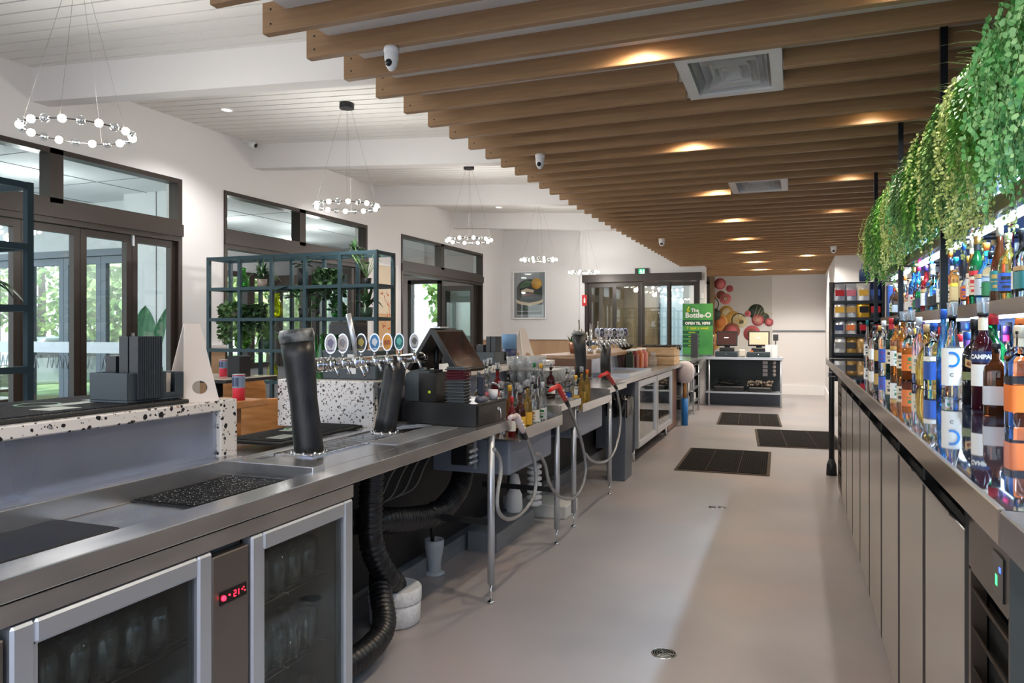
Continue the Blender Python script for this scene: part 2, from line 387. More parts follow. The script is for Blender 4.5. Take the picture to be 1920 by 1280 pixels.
# recessed downlights in the bar ceiling, warm
warm = mat('lamp_glow_warm', (255, 230, 190), .5, emit=(255, 214, 150), es=25)
def spot(loc, power, col, ang=100, blend=.6, r=.03):
    l = bpy.data.lights.new('lamp', 'SPOT'); l.energy = power; l.color = col; l.spot_size = math.radians(ang); l.spot_blend = blend; l.shadow_soft_size = r
    o = bpy.data.objects.new('lamp', l); o.location = loc; C.objects.link(o); return o
for i in range(10):
    y = -.2983 + 1.761 * i; z = ZB + .085
    t = thing('downlight', 'recessed warm downlight between the oak battens, %s of its row from the camera' % ordw(i), 'downlight', (-.65, y, z), group='downlights between the battens')
    obj('trim_ring', MB().lathe([(.052, -.001), (.05, -.006), (.04, -.006), (.038, 0)], n=20, caps=False), whitep, t)
    obj('lamp_lens', MB().lathe([(.0001, -.002), (.038, -.002)], n=20, caps=False), warm, t)
    spot((-.65, y, z - .012), 34 if i < 7 else 70, (1, .83, .64) if i < 7 else (1, .9, .76), 165, .8)
for i, (x, y) in enumerate([(.42, 2.93), (.42, 4.69), (.42, 6.45), (.42, 8.21), (.2, 12.91), (.2, 15.85)]):  # unseen downlights added to brighten the right side and the far wall
    t = thing('downlight', 'recessed downlight on the right side of the batten ceiling, %s from the camera' % ordw(i), 'downlight', (x, y, ZB + .085), group='downlights between the battens')
    obj('trim_ring', MB().lathe([(.052, -.001), (.05, -.006), (.04, -.006), (.038, 0)], n=20, caps=False), whitep, t)
    obj('lamp_lens', MB().lathe([(.0001, -.002), (.038, -.002)], n=20, caps=False), warm, t)
    spot((x, y, ZB + .073), 17 if i < 4 else 95, (1, .95, .88), 150, .8)
# cool white downlights of the dining ceiling
coolw = mat('lamp_glow_white', (255, 255, 255), .5, emit=(255, 248, 235), es=14)
k = 0
for (px_, py_) in ((425, 205), (699, 313), (935, 388)):
    # on the raked ceiling plane
    u = (px_ - 960) / 1383; v = (620 - py_) / 1383; c, s_ = math.cos(TH), math.sin(TH); d = Vector((u * c - s_, u * s_ + c, v))
    t_ = (zceil(0) - EYE) / (d.z + .06 * d.x); p = d * t_ + Vector((0, 0, EYE))
    t = thing('downlight', 'white recessed downlight in the boarded ceiling, %s from the camera' % ordw(k), 'downlight', (p.x, p.y, p.z - .001), group='downlights in the boarded ceiling'); t.rotation_euler = (0, .06, 0); k += 1
    obj('trim_ring', MB().lathe([(.062, 0), (.06, -.008), (.045, -.008), (.044, 0)], n=20, caps=False), whitep, t)
    obj('lamp_lens', MB().lathe([(.0001, -.003), (.044, -.003)], n=20, caps=False), coolw, t)
    spot((p.x, p.y, p.z - .03), 60, (1, .98, .95), 130, .7)
# dome cameras
def dome(px_, py_, Y, s, lab):
    p = at(px_, py_, Z=ZB); p.y = 2.49 + .2935 * round((p.y - 2.49) / .2935); t = thing('security_camera', lab, 'security camera', (p.x, p.y, ZB), group='security cameras')
    obj('base', MB().lathe([(.05 * s, .0), (.055 * s, -.012), (.05 * s, -.03)], n=20), whitep, t)
    obj('dome', MB().lathe([(.05 * s, -.03), (.05 * s, -.05), (.04 * s, -.08), (.02 * s, -.1), (.0001, -.104)], n=20, caps=False), whitep, t)
    b = MB().lathe([(.026 * s, -.018), (.022 * s, .0), (.0001, .004)], n=16); moved(b, Matrix.Translation((.0, -.03, -.078)) @ Matrix.Rotation(math.radians(125), 4, 'X'))
    obj('lens', b, blackm, t)
dome(739, 92, 3.2, .62, 'white dome camera hanging under the near battens above the tap towers')
dome(1011, 288, 5.6, .62, 'small white dome camera under the battens beyond the square vent')
dome(1241, 447, 10.6, .8, 'tiny white dome camera under the far battens near the exit sign')
dome(1562, 463, 12.5, .8, 'tiny white dome camera at the far end by the pale column')
t = thing('security_camera', 'white bullet camera at the ceiling edge of the window wall', 'security camera', at(462, 262, X=XW + .02), group='security cameras')
obj('bracket', MB().box((-.02, -.03, -.03), (.03, .03, .03)), whitep, t); b = MB().lathe([(.035, 0), (.037, .1), (.03, .11)], n=14); moved(b, Matrix.Translation((.03, 0, -.03)) @ Matrix.Rotation(math.radians(115), 4, 'Y')); obj('body', b, whitep, t)
obj('lens', moved(MB().lathe([(.026, .112), (.0001, .115)], n=14, caps=False), Matrix.Translation((.03, 0, -.03)) @ Matrix.Rotation(math.radians(115), 4, 'Y')), blackm, t)
for (px_, py_, lab) in ((672, 157, 'dark round speaker disc on the boarded ceiling behind the first batten ends'),):
    d = at(px_, py_, Y=4.6); solo('ceiling_speaker', MB().lathe([(.11, 0), (.11, -.02), (.09, -.03), (.0001, -.03)], n=24, caps=False), mat('grey_disc', (90, 92, 92), .6), lab, 'ceiling speaker', loc=(d.x, d.y, zceil(d.x)))
# ---------------------------------------------------------------- windows and bifold doors of the left wall
def frame_rect(m, y0, y1, z0, z1, t, x0, x1):
    m.box((x0, y0, z0), (x1, y0 + t, z1)).box((x0, y1 - t, z0), (x1, y1, z1)).box((x0, y0 + t, z0), (x1, y1 - t, z0 + t)).box((x0, y0 + t, z1 - t), (x1, y1 - t, z1))
wn = 1; dn = 1
spec = [(WO[0], [4.42], [3.62, 4.14, 4.67, 5.21], True), (WO[1], [7.74], [], False), (WO[2], [11.7], [], False)]
for (a, b), mull, doors, closed in spec:
    x0, x1 = XW - .12, XW + .01
    g = sgroup('window_%d' % wn); wn += 1
    m = MB(); frame_rect(m, a, b, TR1, ZH, .045, x0, x1)
    for q in mull: m.box((x0, q - .06, TR1), (x1, q + .06, ZH))
    obj('window_frame', m, darkfr, g); obj('transom', MB().box((x0 - .02, a, TR0), (x1 + .02, b, TR1)), darkfr, g)
    ed = [a] + mull + [b]
    for i in range(len(ed) - 1): obj('pane', MB().box((XW - .06, ed[i] + .05, TR1 + .045), (XW - .052, ed[i + 1] - .05, ZH - .045)), glassm, g)
    g = sgroup('door_%d' % dn); dn += 1
    m = MB(); m.box((x0, a, 0), (x1, a + .05, TR0)).box((x0, b - .05, 0), (x1, b, TR0)).box((x0, a + .05, TR0 - .05), (x1, b - .05, TR0)); obj('door_frame', m, darkfr, g)
    if closed:
        e_ = [a + .05] + doors + [b - .05]
        for i in range(len(e_) - 1):
            m = MB(); frame_rect(m, e_[i] + .002, e_[i + 1] - .002, 0.01, TR0 - .055, .06, XW - .09, XW - .03); o = obj('door_leaf', m, darkfr, g)
            obj('pane', MB().box((XW - .065, e_[i] + .06, .07), (XW - .058, e_[i + 1] - .06, TR0 - .115)), glassm, o)
            if i in (3,):
                for z in (1.28, 2.2): obj('hinge', MB().box((XW - .03, e_[i + 1] - .012, z), (XW - .012, e_[i + 1] + .012, z + .1)), alum, o)
    else:
        # leaves folded back against the far jamb
        for i in range(3):
            yy = b - .10 - .08 * i
            m = MB(); m.box((XW - .75, yy - .03, .01), (XW - .68, yy + .03, TR0 - .06)).box((XW - .14, yy - .03, .01), (XW - .07, yy + .03, TR0 - .06)).box((XW - .68, yy - .03, .01), (XW - .14, yy + .03, .1)).box((XW - .68, yy - .03, TR0 - .15), (XW - .14, yy + .03, TR0 - .06))
            o = obj('door_leaf', m, darkfr, g); obj('pane', MB().box((XW - .68, yy - .004, .1), (XW - .14, yy + .004, TR0 - .15)), glassm, o)
# ---------------------------------------------------------------- covered terrace beyond the wall
tw = mat('terrace_wall', (206, 210, 212), .7); tgrey = mat('terrace_grey', (150, 152, 152), .7); tpink = mat('terrace_pink', (188, 172, 166), .7)
jointm = mat('joint_grey', (110, 114, 116), .8)
m = MB().box((-10.2, 1.0, 3.0), (XW - .2, 14.8, 3.1)); struct('ceiling_terrace', m, tw)
m = MB()
for y in (2.2, 3.4, 4.6, 5.8, 7.0, 8.2): m.box((-10.2, y, 2.996), (XW - .2, y + .008, 3.0))
for x in (-9.4, -8.2, -7.0): m.box((x, 1, 2.995), (x + .008, 14.6, 2.999))
struct('trim_20', m, jointm)
# near room: pale end wall beside a folding glass screen facing the camera
m = MB().box((-7.35, 6.45, 0), (XW - .2, 6.55, 3.0)); struct('wall_terrace_end', m, tw)
m = MB()
for x in (-6.85, -6.35): m.box((x, 6.444, 0), (x + .008, 6.45, 3))
struct('trim_21', m, jointm)
m = MB().box((-12.2, 6.75, 2.42), (-7.35, 6.85, 3.0)); struct('wall_terrace_head', m, tw)
greyfr = mat('grey_frame', (96, 106, 116), .45, .3)
g = sgroup('door_9'); xs = [-12.2, -11.5, -10.8, -10.1, -9.4, -8.75, -8.1, -7.38]
obj('door_frame', MB().box((-12.2, 6.74, 2.335), (-7.355, 6.865, 2.418)), greyfr, g)
for i in range(len(xs) - 1):
    m = MB(); a, b = xs[i] + .003, xs[i + 1] - .003
    m.box((a, 6.77, 0), (a + .08, 6.83, 2.33)).box((b - .08, 6.77, 0), (b, 6.83, 2.33)).box((a + .08, 6.77, 0), (b - .08, 6.83, .45)).box((a + .08, 6.77, 2.24), (b - .08, 6.83, 2.33))
    o = obj('door_leaf', m, greyfr, g); obj('pane', MB().box((a + .08, 6.796, .45), (b - .08, 6.804, 2.24)), glassm, o)
# terrace outer wall with tall windows, further along
m = MB(); wy = [(9.45, 10.0), (10.15, 10.8), (10.95, 11.6), (11.75, 12.5), (12.65, 13.5)]
m.box((-9.4, 9.35, 2.45), (-9.3, 14.6, 3.0)).box((-9.4, 9.35, 0), (-9.3, 14.6, .75)); struct('wall_terrace_side', m, tgrey)
g = sgroup('window_9'); m = MB()
for a, b in wy: frame_rect(m, a - .07, b + .07, .72, 2.46, .09, -9.42, -9.27)
obj('window_frame', m, darkfr, g)
for a, b in wy: obj('pane', MB().box((-9.35, a, .8), (-9.344, b, 2.38)), glassm, g)
m = MB().box((-10.0, 14.3, 0), (-7.9, 14.4, 3.0)).box((-7.1, 14.3, 0), (XW - .2, 14.4, 3.0)).box((-7.9, 14.3, 0), (-7.1, 14.4, .7)).box((-7.9, 14.3, 2.5), (-7.1, 14.4, 3)); struct('wall_terrace_far', m, tpink)
g = sgroup('window_10'); m = MB(); 
for x in (-7.9, -7.18): m.box((x, 14.24, .7), (x + .08, 14.4, 2.5))
m.box((-7.9, 14.24, .7), (-7.1, 14.4, .78)).box((-7.9, 14.24, 2.42), (-7.1, 14.4, 2.5)); obj('window_frame', m, darkfr, g); obj('pane', MB().box((-7.82, 14.3, .78), (-7.18, 14.306, 2.42)), glassm, g)
# brown lintel beams seen through the second opening
for i, y in enumerate((8.9, 11.2)): struct('trim_%d' % (30 + i), MB().box((-9.3, y, 2.2), (-8.3, y + .18, 2.42)), darkfr)
# terrace lights
for i, (x, y) in enumerate([(-7.2, 5.2), (-7.6, 8.3), (-7.0, 9.6), (-8.2, 10.6)]):
    tag(solo('ceiling_lamp', MB().lathe([(.09, 0), (.085, -.02), (.0001, -.022)], n=18, caps=False), coolw, None, None, loc=(x, y, 3.0)), 'round flush lamp on the terrace ceiling, %s from the camera' % ordw(i), 'ceiling lamp', 'terrace ceiling lamps')
for x_, y_, e_ in ((-7.2, 5.2, 12), (-7.6, 8.3, 12), (-7.0, 9.6, 12), (-8.2, 10.6, 12), (-8.6, 4.4, 12)):  # free point lights below the flush lamps, added to brighten the terrace ceiling
    l_ = bpy.data.lights.new('terrace_lamp', 'POINT'); l_.energy = e_; l_.color = (1, .99, .97); l_.shadow_soft_size = .04; o_ = bpy.data.objects.new('terrace_lamp', l_); o_.location = (x_, y_, 2.55); C.objects.link(o_)
# garden outside
m = MB().box((-10.2, -6, -.4), (-9.5, 40, -.15)); struct('path', MB().box((-13.5, -6, -.4), (-10.2, 40, -.12)), mat('paving_pale', (214, 210, 200), .8)); m.box((-40, -6, -.4), (-13.5, 40, -.15)).box((-9.5, 17.8, -.4), (-4, 40, -.15)); struct('ground', m, noisy('lawn', (92, 118, 60), (150, 160, 104), (1, 1, 1), (.8, .9), nscale=1.5))  # pale strip beside the lawn added to bounce daylight up onto the terrace ceiling
leafA = noisy('tree_leaf', (96, 140, 62), (176, 200, 112), (1, 1, 1), (.6, .8), nscale=2); leafB = noisy('hedge_leaf', (130, 168, 92), (214, 220, 160), (1, 1, 1), (.6, .8), nscale=1.2)
barkm = mat('bark', (86, 72, 58), .85)
def tree(x, y, h, r, lab, mt):
    t = thing('garden_tree', lab, 'tree', (x, y, -.15), group='trees in the garden')
    obj('trunk', MB().tube([(0, 0, 0), (.05, .02, h * .4), (0, 0, h * .75)], [.14, .1, .05], 8), barkm, t); m = MB()
    for i in range(3200):
        a = rnd.uniform(0, 2 * PI); zz = rnd.uniform(-1, 1); rr = rnd.uniform(.45, 1) ** .5; q = math.sqrt(1 - zz * zz)
        p = Vector((math.cos(a) * q * r * rr, math.sin(a) * q * r * rr, h * .62 + zz * rr * h * .4))
        d = Vector((rnd.gauss(0, 1), rnd.gauss(0, 1), rnd.gauss(-.3, .7))); m.leaf(p, d, (rnd.gauss(0, 1), rnd.gauss(0, 1), rnd.gauss(0, 1)), .22, .13)
    obj('crown', m, mt, t)
T = [(-16.4, 8.6, 4.2, 1.5, 0), (-13.6, 12.2, 4.6, 1.4, 1), (-20.8, 11.6, 6, 2.0, 0), (-12.2, 15, 4.6, 1.5, 1), (-21, 15.5, 6.5, 2.6, 0), (-12.6, 19.2, 4.8, 1.9, 1), (-8.4, 19.5, 4.5, 1.6, 0), (-17, 21.5, 6, 2.3, 1)]
for i, (x, y, h, r, k) in enumerate(T): tree(x, y, h, r, '%s garden tree beyond the terrace glass, %s from the camera' % (('dark green', 'yellow-green')[k], ordw(i)), (leafA, leafB)[k])
# a parked car beyond the terrace
t = thing('parked_car', 'silver car parked outside beyond the folding glass screen', 'car', (-16.2, 12.6, -.15), 1.2)
m = MB(); pr = [(-2.1, .35), (-2.1, .75), (-1.3, .9), (-.7, 1.4), (.7, 1.42), (1.4, .95), (2.1, .8), (2.1, .35)]; m.prism(pr, -.85, .85, 'y'); obj('body', m, mat('car_silver', (196, 200, 204), .25, .6), t, bevel=.06)
obj('window', MB().prism([(-1.1, .95), (-.62, 1.32), (.62, 1.34), (1.15, .97)], -.86, .86, 'y'), mat('car_glass', (40, 48, 54), .1), t)
for x in (-1.3, 1.3):
    for y in (-.8, .8): obj('wheel', MB().lathe([(.0001, -.1), (.33, -.1), (.33, .1), (.0001, .1)], (x, y, .33), 20, ax='y'), blackr, t)
# ---------------------------------------------------------------- sliding entrance door in the back wall
g = sgroup('door_4'); m = MB().box((-4.0, DY - .12, 2.37), (-1.66, DY + .02, 2.52)); obj('header', m, darkfr, g)
m = MB(); m.box((DX0, DY + .02, 0), (DX0 + .06, DY + .12, 2.37)).box((DX1 - .06, DY + .02, 0), (DX1, DY + .12, 2.37)); obj('door_frame', m, darkfr, g)
xs = [DX0 + .06, -3.42, -2.84, -2.80, -2.26, DX1 - .06]
for a, b, yy in ((xs[0], -3.36, DY + .08), (-3.40, -2.84, DY + .04), (-2.83, -2.27, DY + .04), (-2.31, xs[5], DY + .08)):
    m = MB(); m.box((a, yy, 0), (a + .06, yy + .035, 2.36)).box((b - .06, yy, 0), (b, yy + .035, 2.36)).box((a + .06, yy, 0), (b - .06, yy + .035, .12)).box((a + .06, yy, 2.28), (b - .06, yy + .035, 2.36)); o = obj('door_leaf', m, darkfr, g)
    obj('pane', MB().box((a + .06, yy + .014, .12), (b - .06, yy + .02, 2.28)), glassm, o)
# vestibule beyond: timber-clad side, glowing shop glazing
m = MB().box((-4.6, 17.2, 0), (-1.7, 17.3, 3)); struct('wall_vestibule', m, noisy('vestibule_wall', (84, 74, 62), (150, 128, 96), (3, 3, .4), (.4, .6), nscale=2, pos=(.3, .7)))
m = MB().box((-4.6, DY + .3, 2.75), (-1.75, 17.2, 2.85)); struct('ceiling_vestibule', m, tgrey)
m = MB().box((-4.7, DY + .25, 0), (-4.6, 17.3, 3)); struct('wall_vestibule_side', m, tgrey)
g = sgroup('window_11'); m = MB()
for x in (-2.95, -2.35, -1.85): m.box((x, 17.1, 0), (x + .05, 17.2, 2.5))
m.box((-2.95, 17.1, 2.45), (-1.8, 17.2, 2.55)); obj('window_frame', m, darkfr, g)
obj('pane', MB().box((-2.9, 17.16, .1), (-1.85, 17.17, 2.45)), mat('lit_shop_glass', (120, 140, 150), .1, emit=(150, 175, 190), es=.35), g)  # opaque pane, its bluish brightness put in as emission
for i in range(9): solo('festoon_bulb', MB().ball((0, 0, 0), .03, 8), coolw, 'small festoon bulb strung inside the entrance, %s from the left' % ordw(i), 'bulb', 'festoon bulbs inside the entrance', (-2.9 + i * .13, 16.2, 2.28 - .004 * (i - 4) ** 2 * -1))
tag(solo('festoon_wire', MB().tube([(-4.6, 16.2, 2.5), (-2.9, 16.2, 2.31 + .1), (-2.4, 16.2, 2.31), (-1.72, 16.2, 2.4)], .004, 5), blackm, None, None), 'thin black wire carrying the festoon bulbs inside the entrance', 'wire')
area('vestibule_lamp', (-2.6, 15.8, 2.72), .8, 24, (1, .92, .8))
# exit sign
t = thing('exit_sign', 'green running man exit sign above the entrance doors', 'exit sign', at(1203, 510, Y=DY - .03))
obj('housing', MB().box((-.13, -.02, -.075), (.13, .03, .075)), mat('sign_black', (36, 40, 40), .5), t)
obj('lit_panel', MB().box((-.055, -.023, -.06), (.065, -.02, .06)), mat('exit_green', (20, 150, 90), .5, emit=(20, 170, 100), es=1.2), t)
wl = mat('exit_white', (255, 255, 255), .5, emit=(255, 255, 255), es=1.5); m = MB()
m.lathe([(.0001, -.026), (.012, -.026), (.012, -.024)], (-.01, 0, .036), 10, ax='y')
for a, b in (((-.012, .022), (-.002, -.01)), ((-.012, .018), (-.035, .008)), ((-.01, .018), (.014, .004)), ((-.002, -.01), (.018, -.022)), ((.018, -.022), (.02, -.045)), ((-.002, -.01), (-.014, -.03)), ((-.014, -.03), (-.034, -.034))):
    m.tube([(a[0], -.025, a[1]), (b[0], -.025, b[1])], .005, 5)
m.box((.036, -.026, -.045), (.056, -.024, .045)); obj('pictogram', m, wl, t)
# poster
def picture(nm, lab, p, wd, ht, rz, build):
    t = thing(nm, lab, 'framed picture', p, rz)
    f = .025; m = MB(); m.box((-wd / 2, -.02, -ht / 2), (wd / 2, .0, -ht / 2 + f)).box((-wd / 2, -.02, ht / 2 - f), (wd / 2, 0, ht / 2)).box((-wd / 2, -.02, -ht / 2 + f), (-wd / 2 + f, 0, ht / 2 - f)).box((wd / 2 - f, -.02, -ht / 2 + f), (wd / 2, 0, ht / 2 - f))
    obj('frame', m, whitep, t); build(t, wd, ht); return t
def poster1(t, wd, ht):
    a, b = wd / 2 - .025, ht / 2 - .025
    mats_ = [mat('poster_grey', (150, 156, 160), .3), mat('poster_dark', (34, 44, 36), .25), mat('poster_yellow', (226, 168, 40), .3), mat('poster_cream', (222, 208, 178), .3), mat('poster_line', (190, 196, 196), .3), mat('poster_brown', (120, 66, 40), .3), mat('poster_green', (60, 96, 60), .3)]
    m = MB(); m.box((-a, -.008, -b), (a, -.004, b)); m.mi = 1
    m.prism([(a * .82 * math.cos(x), b * .42 * math.sin(x) + b * .28) for x in [PI * i / 20 for i in range(21)]] + [(-a * .8, -b * .86), (a * .8, -b * .86)], -.0095, -.008, 'y')
    m.mi = 4; m.box((-a * .78, -.0105, -b * .72), (a * .78, -.0095, -b * .70)); m.box((-a * .9, -.0105, -b * .9), (a * .9, -.0095, -b * .885))
    m.mi = 2; m.lathe([(.0001, -.0125), (.115, -.0125), (.115, -.0105)], (a * .45, 0, b * .5), 24, ax='y')
    m.mi = 3; m.prism([(-a * .9, -b * .18), (-a * .55, -b * .28), (0, -b * .34), (a * .55, -b * .28), (a * .9, -b * .18), (a * .82, -b * .34), (a * .5, -b * .42), (0, -b * .48), (-a * .5, -b * .42), (-a * .82, -b * .34)], -.0125, -.0105, 'y')
    m.prism([(-a * .55, b * .2), (-a * .2, b * .3), (a * .3, b * .22), (a * .25, b * .1), (-a * .2, b * .14), (-a * .5, b * .06)], -.0125, -.0105, 'y'); m.mi = 5
    m.prism([(-a * .5, b * .05), (a * .1, b * .1), (a * .4, b * .04), (a * .2, -.0), (-a * .4, -.02)], -.0125, -.0105, 'y'); m.mi = 6
    m.prism([(-a * .6, b * .5), (-a * .2, b * .66), (a * .1, b * .6), (a * .05, b * .4), (-a * .3, b * .34), (-a * .6, b * .3)], -.0115, -.0095, 'y')
    m.prism([(-a * .3, -b * .5), (-a * .1, -b * .52), (-a * .2, -b * .66)], -.0115, -.0095, 'y')
    obj('print', m, mats_, t); obj('glazing', MB().box((-a, -.016, -b), (a, -.015, b)), glassy('picture_glass', (250, 250, 250), .02), t)
p = at(993, 553, Y=YB - .02); picture('framed_poster', 'white framed dark poster with a yellow circle and cream ribbon on the back wall', p, .74, 1.0, 0, poster1)
def poster2(t, wd, ht):
    a, b = wd / 2 - .025, ht / 2 - .025; m = MB().box((-a, -.006, -b), (a, -.003, b)); m.mi = 1
    for i in range(14):
        ang = rnd.uniform(0, 2 * PI); cx, cz = rnd.uniform(-a * .5, a * .5), rnd.uniform(-b * .7, b * .5)
        m.prism([(cx, cz), (cx + .1 * math.cos(ang), cz + .12 * math.sin(ang)), (cx + .03 * math.cos(ang + .5), cz + .06 * math.sin(ang + .7))], -.009 - i * .0001, -.007, 'y')
    m.mi = 2; m.box((-a * .9, -.0075, -b * .95), (a * .9, -.006, -b * .2)); obj('print', m, [mat('paper_cream', (224, 206, 178), .5), mat('flower_orange', (196, 96, 44), .5), mat('paper_tan', (212, 170, 124), .5)], t)
p = at(722, 525, X=XW + .01); picture('framed_print', 'white framed print of orange flowers between two openings of the window wall', (XW + .02, 9.75, 1.78), .62, 1.25, PI / 2, poster2)
# fire sign
p = at(1096, 563, Y=DY - .003); t = thing('fire_sign', 'small red fire extinguisher sign left of the entrance doors', 'sign', p)
obj('plate', MB().box((-.05, -.004, -.11), (.05, 0, .11)), mat('sign_red', (206, 34, 36), .4), t)
obj('pictogram', MB().prism([(-.018, -.05), (.018, -.05), (.018, .03), (.005, .05), (.005, .07), (-.005, .07), (-.005, .05), (-.018, .03)], -.006, -.004, 'y'), whitep, t)
solo('light_switch', MB().bbox((-.03, -.012, -.05), (.03, 0, .05)), whitep, 'small white switch on the wall right of the entrance doors', 'switch', loc=at(1317, 555, Y=DY - .001))
# ---------------------------------------------------------------- mural on the far wall: citrus slices and leaves
mm = [mat('mural_pink', (208, 120, 122), .6), mat('mural_rose', (178, 84, 90), .6), mat('mural_yellow', (206, 160, 84), .6), mat('mural_cream', (208, 198, 160), .6), mat('mural_leaf', (58, 72, 60), .6), mat('mural_orange', (196, 120, 60), .6), mat('mural_brown', (132, 74, 56), .6), mat('mural_ground', (200, 198, 194), .6)]
m = MB(); m.mi = 7; m.box((-1.6, 17.392, .2), (-.47, 17.4, 2.62)); YM = 17.392; lay = [0]
def disc(px_, py_, r, i, j=None, f=.75, g=None):
    p = at(px_, py_, Y=YM - .001); lay[0] += .0006; yy = YM - .001 - lay[0]
    m.mi = i; m.lathe([(.0001, yy), (r, yy), (r, yy + .0005)], (p.x, 0, p.z), 26, ax='y')
    if j is not None: m.mi = j; m.lathe([(.0001, yy - .0005), (r * f, yy - .0005), (r * f, yy)], (p.x, 0, p.z), 26, ax='y')
    if g is not None:
        m.mi = g
        for k in range(8):
            a = PI * k / 4; m.tube([(p.x, yy - .0007, p.z), (p.x + r * f * math.cos(a), yy - .0007, p.z + r * f * math.sin(a))], .006, 4)
for a in ((1350, 532, .13, 1, 0, .7), (1330, 560, .16, 5, 6, .7), (1334, 570, .17, 4, 7, .85), (1352, 553, .10, 6, None), (1360, 560, .13, 0, 1, .55, 3), (1368, 541, .08, 1, None), (1345, 612, .20, 6, 5, .7), (1362, 585, .15, 2, 3, .6), (1355, 600, .12, 5, 2, .8), (1375, 596, .16, 2, None), (1350, 603, .17, 2, 5, .8), (1385, 600, .16, 4, 3, .85, 2), (1390, 603, .13, 3, 4, .4), (1418, 584, .17, 4, 4), (1432, 596, .12, 4, None), (1421, 600, .13, 1, 0, .7, 3), (1442, 604, .09, 1, 0, .6), (1402, 588, .07, 0, 1, .5), (1340, 590, .14, 4, None), (1372, 620, .18, 6, 1, .6), (1410, 625, .18, 1, 6, .6), (1335, 640, .2, 2, 5, .7)): disc(*a)
m.mi = 3
for a in range(5):
    p = at(1412 + a * 5, 600 - a * 2, Y=YM - .02); q = at(1420 + a * 7, 572 + a * 4, Y=YM - .02); m.tube([p, ((p + q) / 2) + Vector((.01, 0, .03)), q], .004, 4)
struct('wall_mural', m, mm)
# ---------------------------------------------------------------- near bar: steel bench, ledges
XF, ZC = -1.43, .92
g1 = thing('bar_bench', 'long near stainless steel bar bench with recessed trays and folded upstand', 'bar bench')
m = MB()
m.box((-1.53, -.6, .87), (XF, 3.73, ZC))                            # front rim
m.box((-1.87, 2.17, .90), (-1.53, 3.73, ZC))                        # flat top past the wells
m.box((-1.87, -.6, .868), (-1.53, 2.10, .885)); m.box((-1.87, 2.10, .868), (-1.53, 2.17, .935))
m.box((-1.62, 1.43, .885), (-1.53, 1.65, .89))
m.box((-2.3, 2.19, .88), (-1.87, 3.73, .905)).box((-1.93, 2.19, .905), (-1.87, 3.73, .93))
obj('worktop', m, steel, g1, bevel=.003)
obj('upstand', MB().box((-1.888, -.6, .885), (-1.86, 2.14, .948)).box((-1.945, -.6, .93), (-1.888, 2.14, .948)), steel, g1, bevel=.003)
obj('backsplash', MB().box((-1.955, -.6, .94), (-1.945, 2.11, 1.112)), steelx, g1)
for y in (3.506,):
    o = obj('leg', MB().tube([(-1.459, y, .9), (-1.459, y, .10)], .019, 14), alum, g1)
    obj('foot', MB().tube([(-1.459, y, .1), (-1.459, y, .012)], .007, 8).lathe([(.02, .0), (.02, .01), (.008, .016)], (-1.459, y, 0), 14), chrome, o)
obj('brace', MB().box((-2.0, 3.495, .40), (-1.47, 3.517, .43)), mat('dark_steel', (60, 60, 62), .4, .7), g1)
# terrazzo ledges
t = thing('bar_ledge', 'speckled terrazzo bar top ledge nearest the camera, above the steel backsplash', 'bar top', group='terrazzo bar ledges')
obj('top_slab', MB().bbox((-2.5, -.6, 1.112), (-1.925, 2.10, 1.15), .004), terr, t); obj('end_panel', MB().bbox((-2.5, 2.10, .93), (-1.925, 2.185, 1.15), .004), terr, t)
obj('front_panel', MB().box((-2.42, -.6, 0), (-2.38, 2.18, 1.11)), greyp, t)
t = thing('bar_ledge', 'speckled terrazzo bar block with upright end slab behind the curved tap row', 'bar top', group='terrazzo bar ledges')
obj('top_slab', MB().bbox((-2.5, 3.17, 1.112), (-1.925, 6.06, 1.15), .004), terr, t); obj('end_panel', MB().bbox((-2.5, 3.13, .91), (-1.925, 3.17, 1.15), .004), terr, t)
obj('back_splash', MB().box((-1.97, 3.17, .92), (-1.96, 6.05, 1.11)), steelx, t); obj('front_panel', MB().box((-2.42, 3.2, 0), (-2.38, 6.06, 1.11)), greyp, t)
t = thing('bar_ledge', 'far raised bar ledge carrying the second tap row', 'bar top', group='terrazzo bar ledges')
obj('top_slab', MB().bbox((-2.5, 7.25, 1.112), (-1.925, 10.4, 1.15), .004), noisy('ledge_timber', (150, 118, 92), (180, 150, 122), (2, 2, 8), (.4, .5)), t); obj('end_panel', MB().bbox((-2.5, 7.25, .93), (-1.925, 7.29, 1.112), .004), mat('ledge_brown', (104, 70, 48), .5), t)
obj('back_splash', MB().box((-1.97, 7.29, .92), (-1.96, 10.4, 1.11)), steelx, t)
m = MB().box((-2.46, 10.4, 0), (-2.4, 14.2, 1.0)).box((-2.46, 6.1, 0), (-2.4, 10.4, .9)).box((-2.46, 2.2, 0), (-2.4, 3.13, .9)); solo('bar_front_screen', m, greyp, 'grey panelled customer side of the far bar below the ledges', 'bar panel')
# under-bench back panel and skirting
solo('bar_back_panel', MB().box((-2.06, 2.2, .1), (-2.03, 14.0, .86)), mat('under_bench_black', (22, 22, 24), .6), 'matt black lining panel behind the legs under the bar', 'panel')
solo('bar_skirting', MB().box((-2.03, 2.2, 0), (-1.97, 14.0, .1)), mat('skirting_grey', (120, 124, 130), .45), 'pale coved skirting along the floor under the bar', 'skirting')
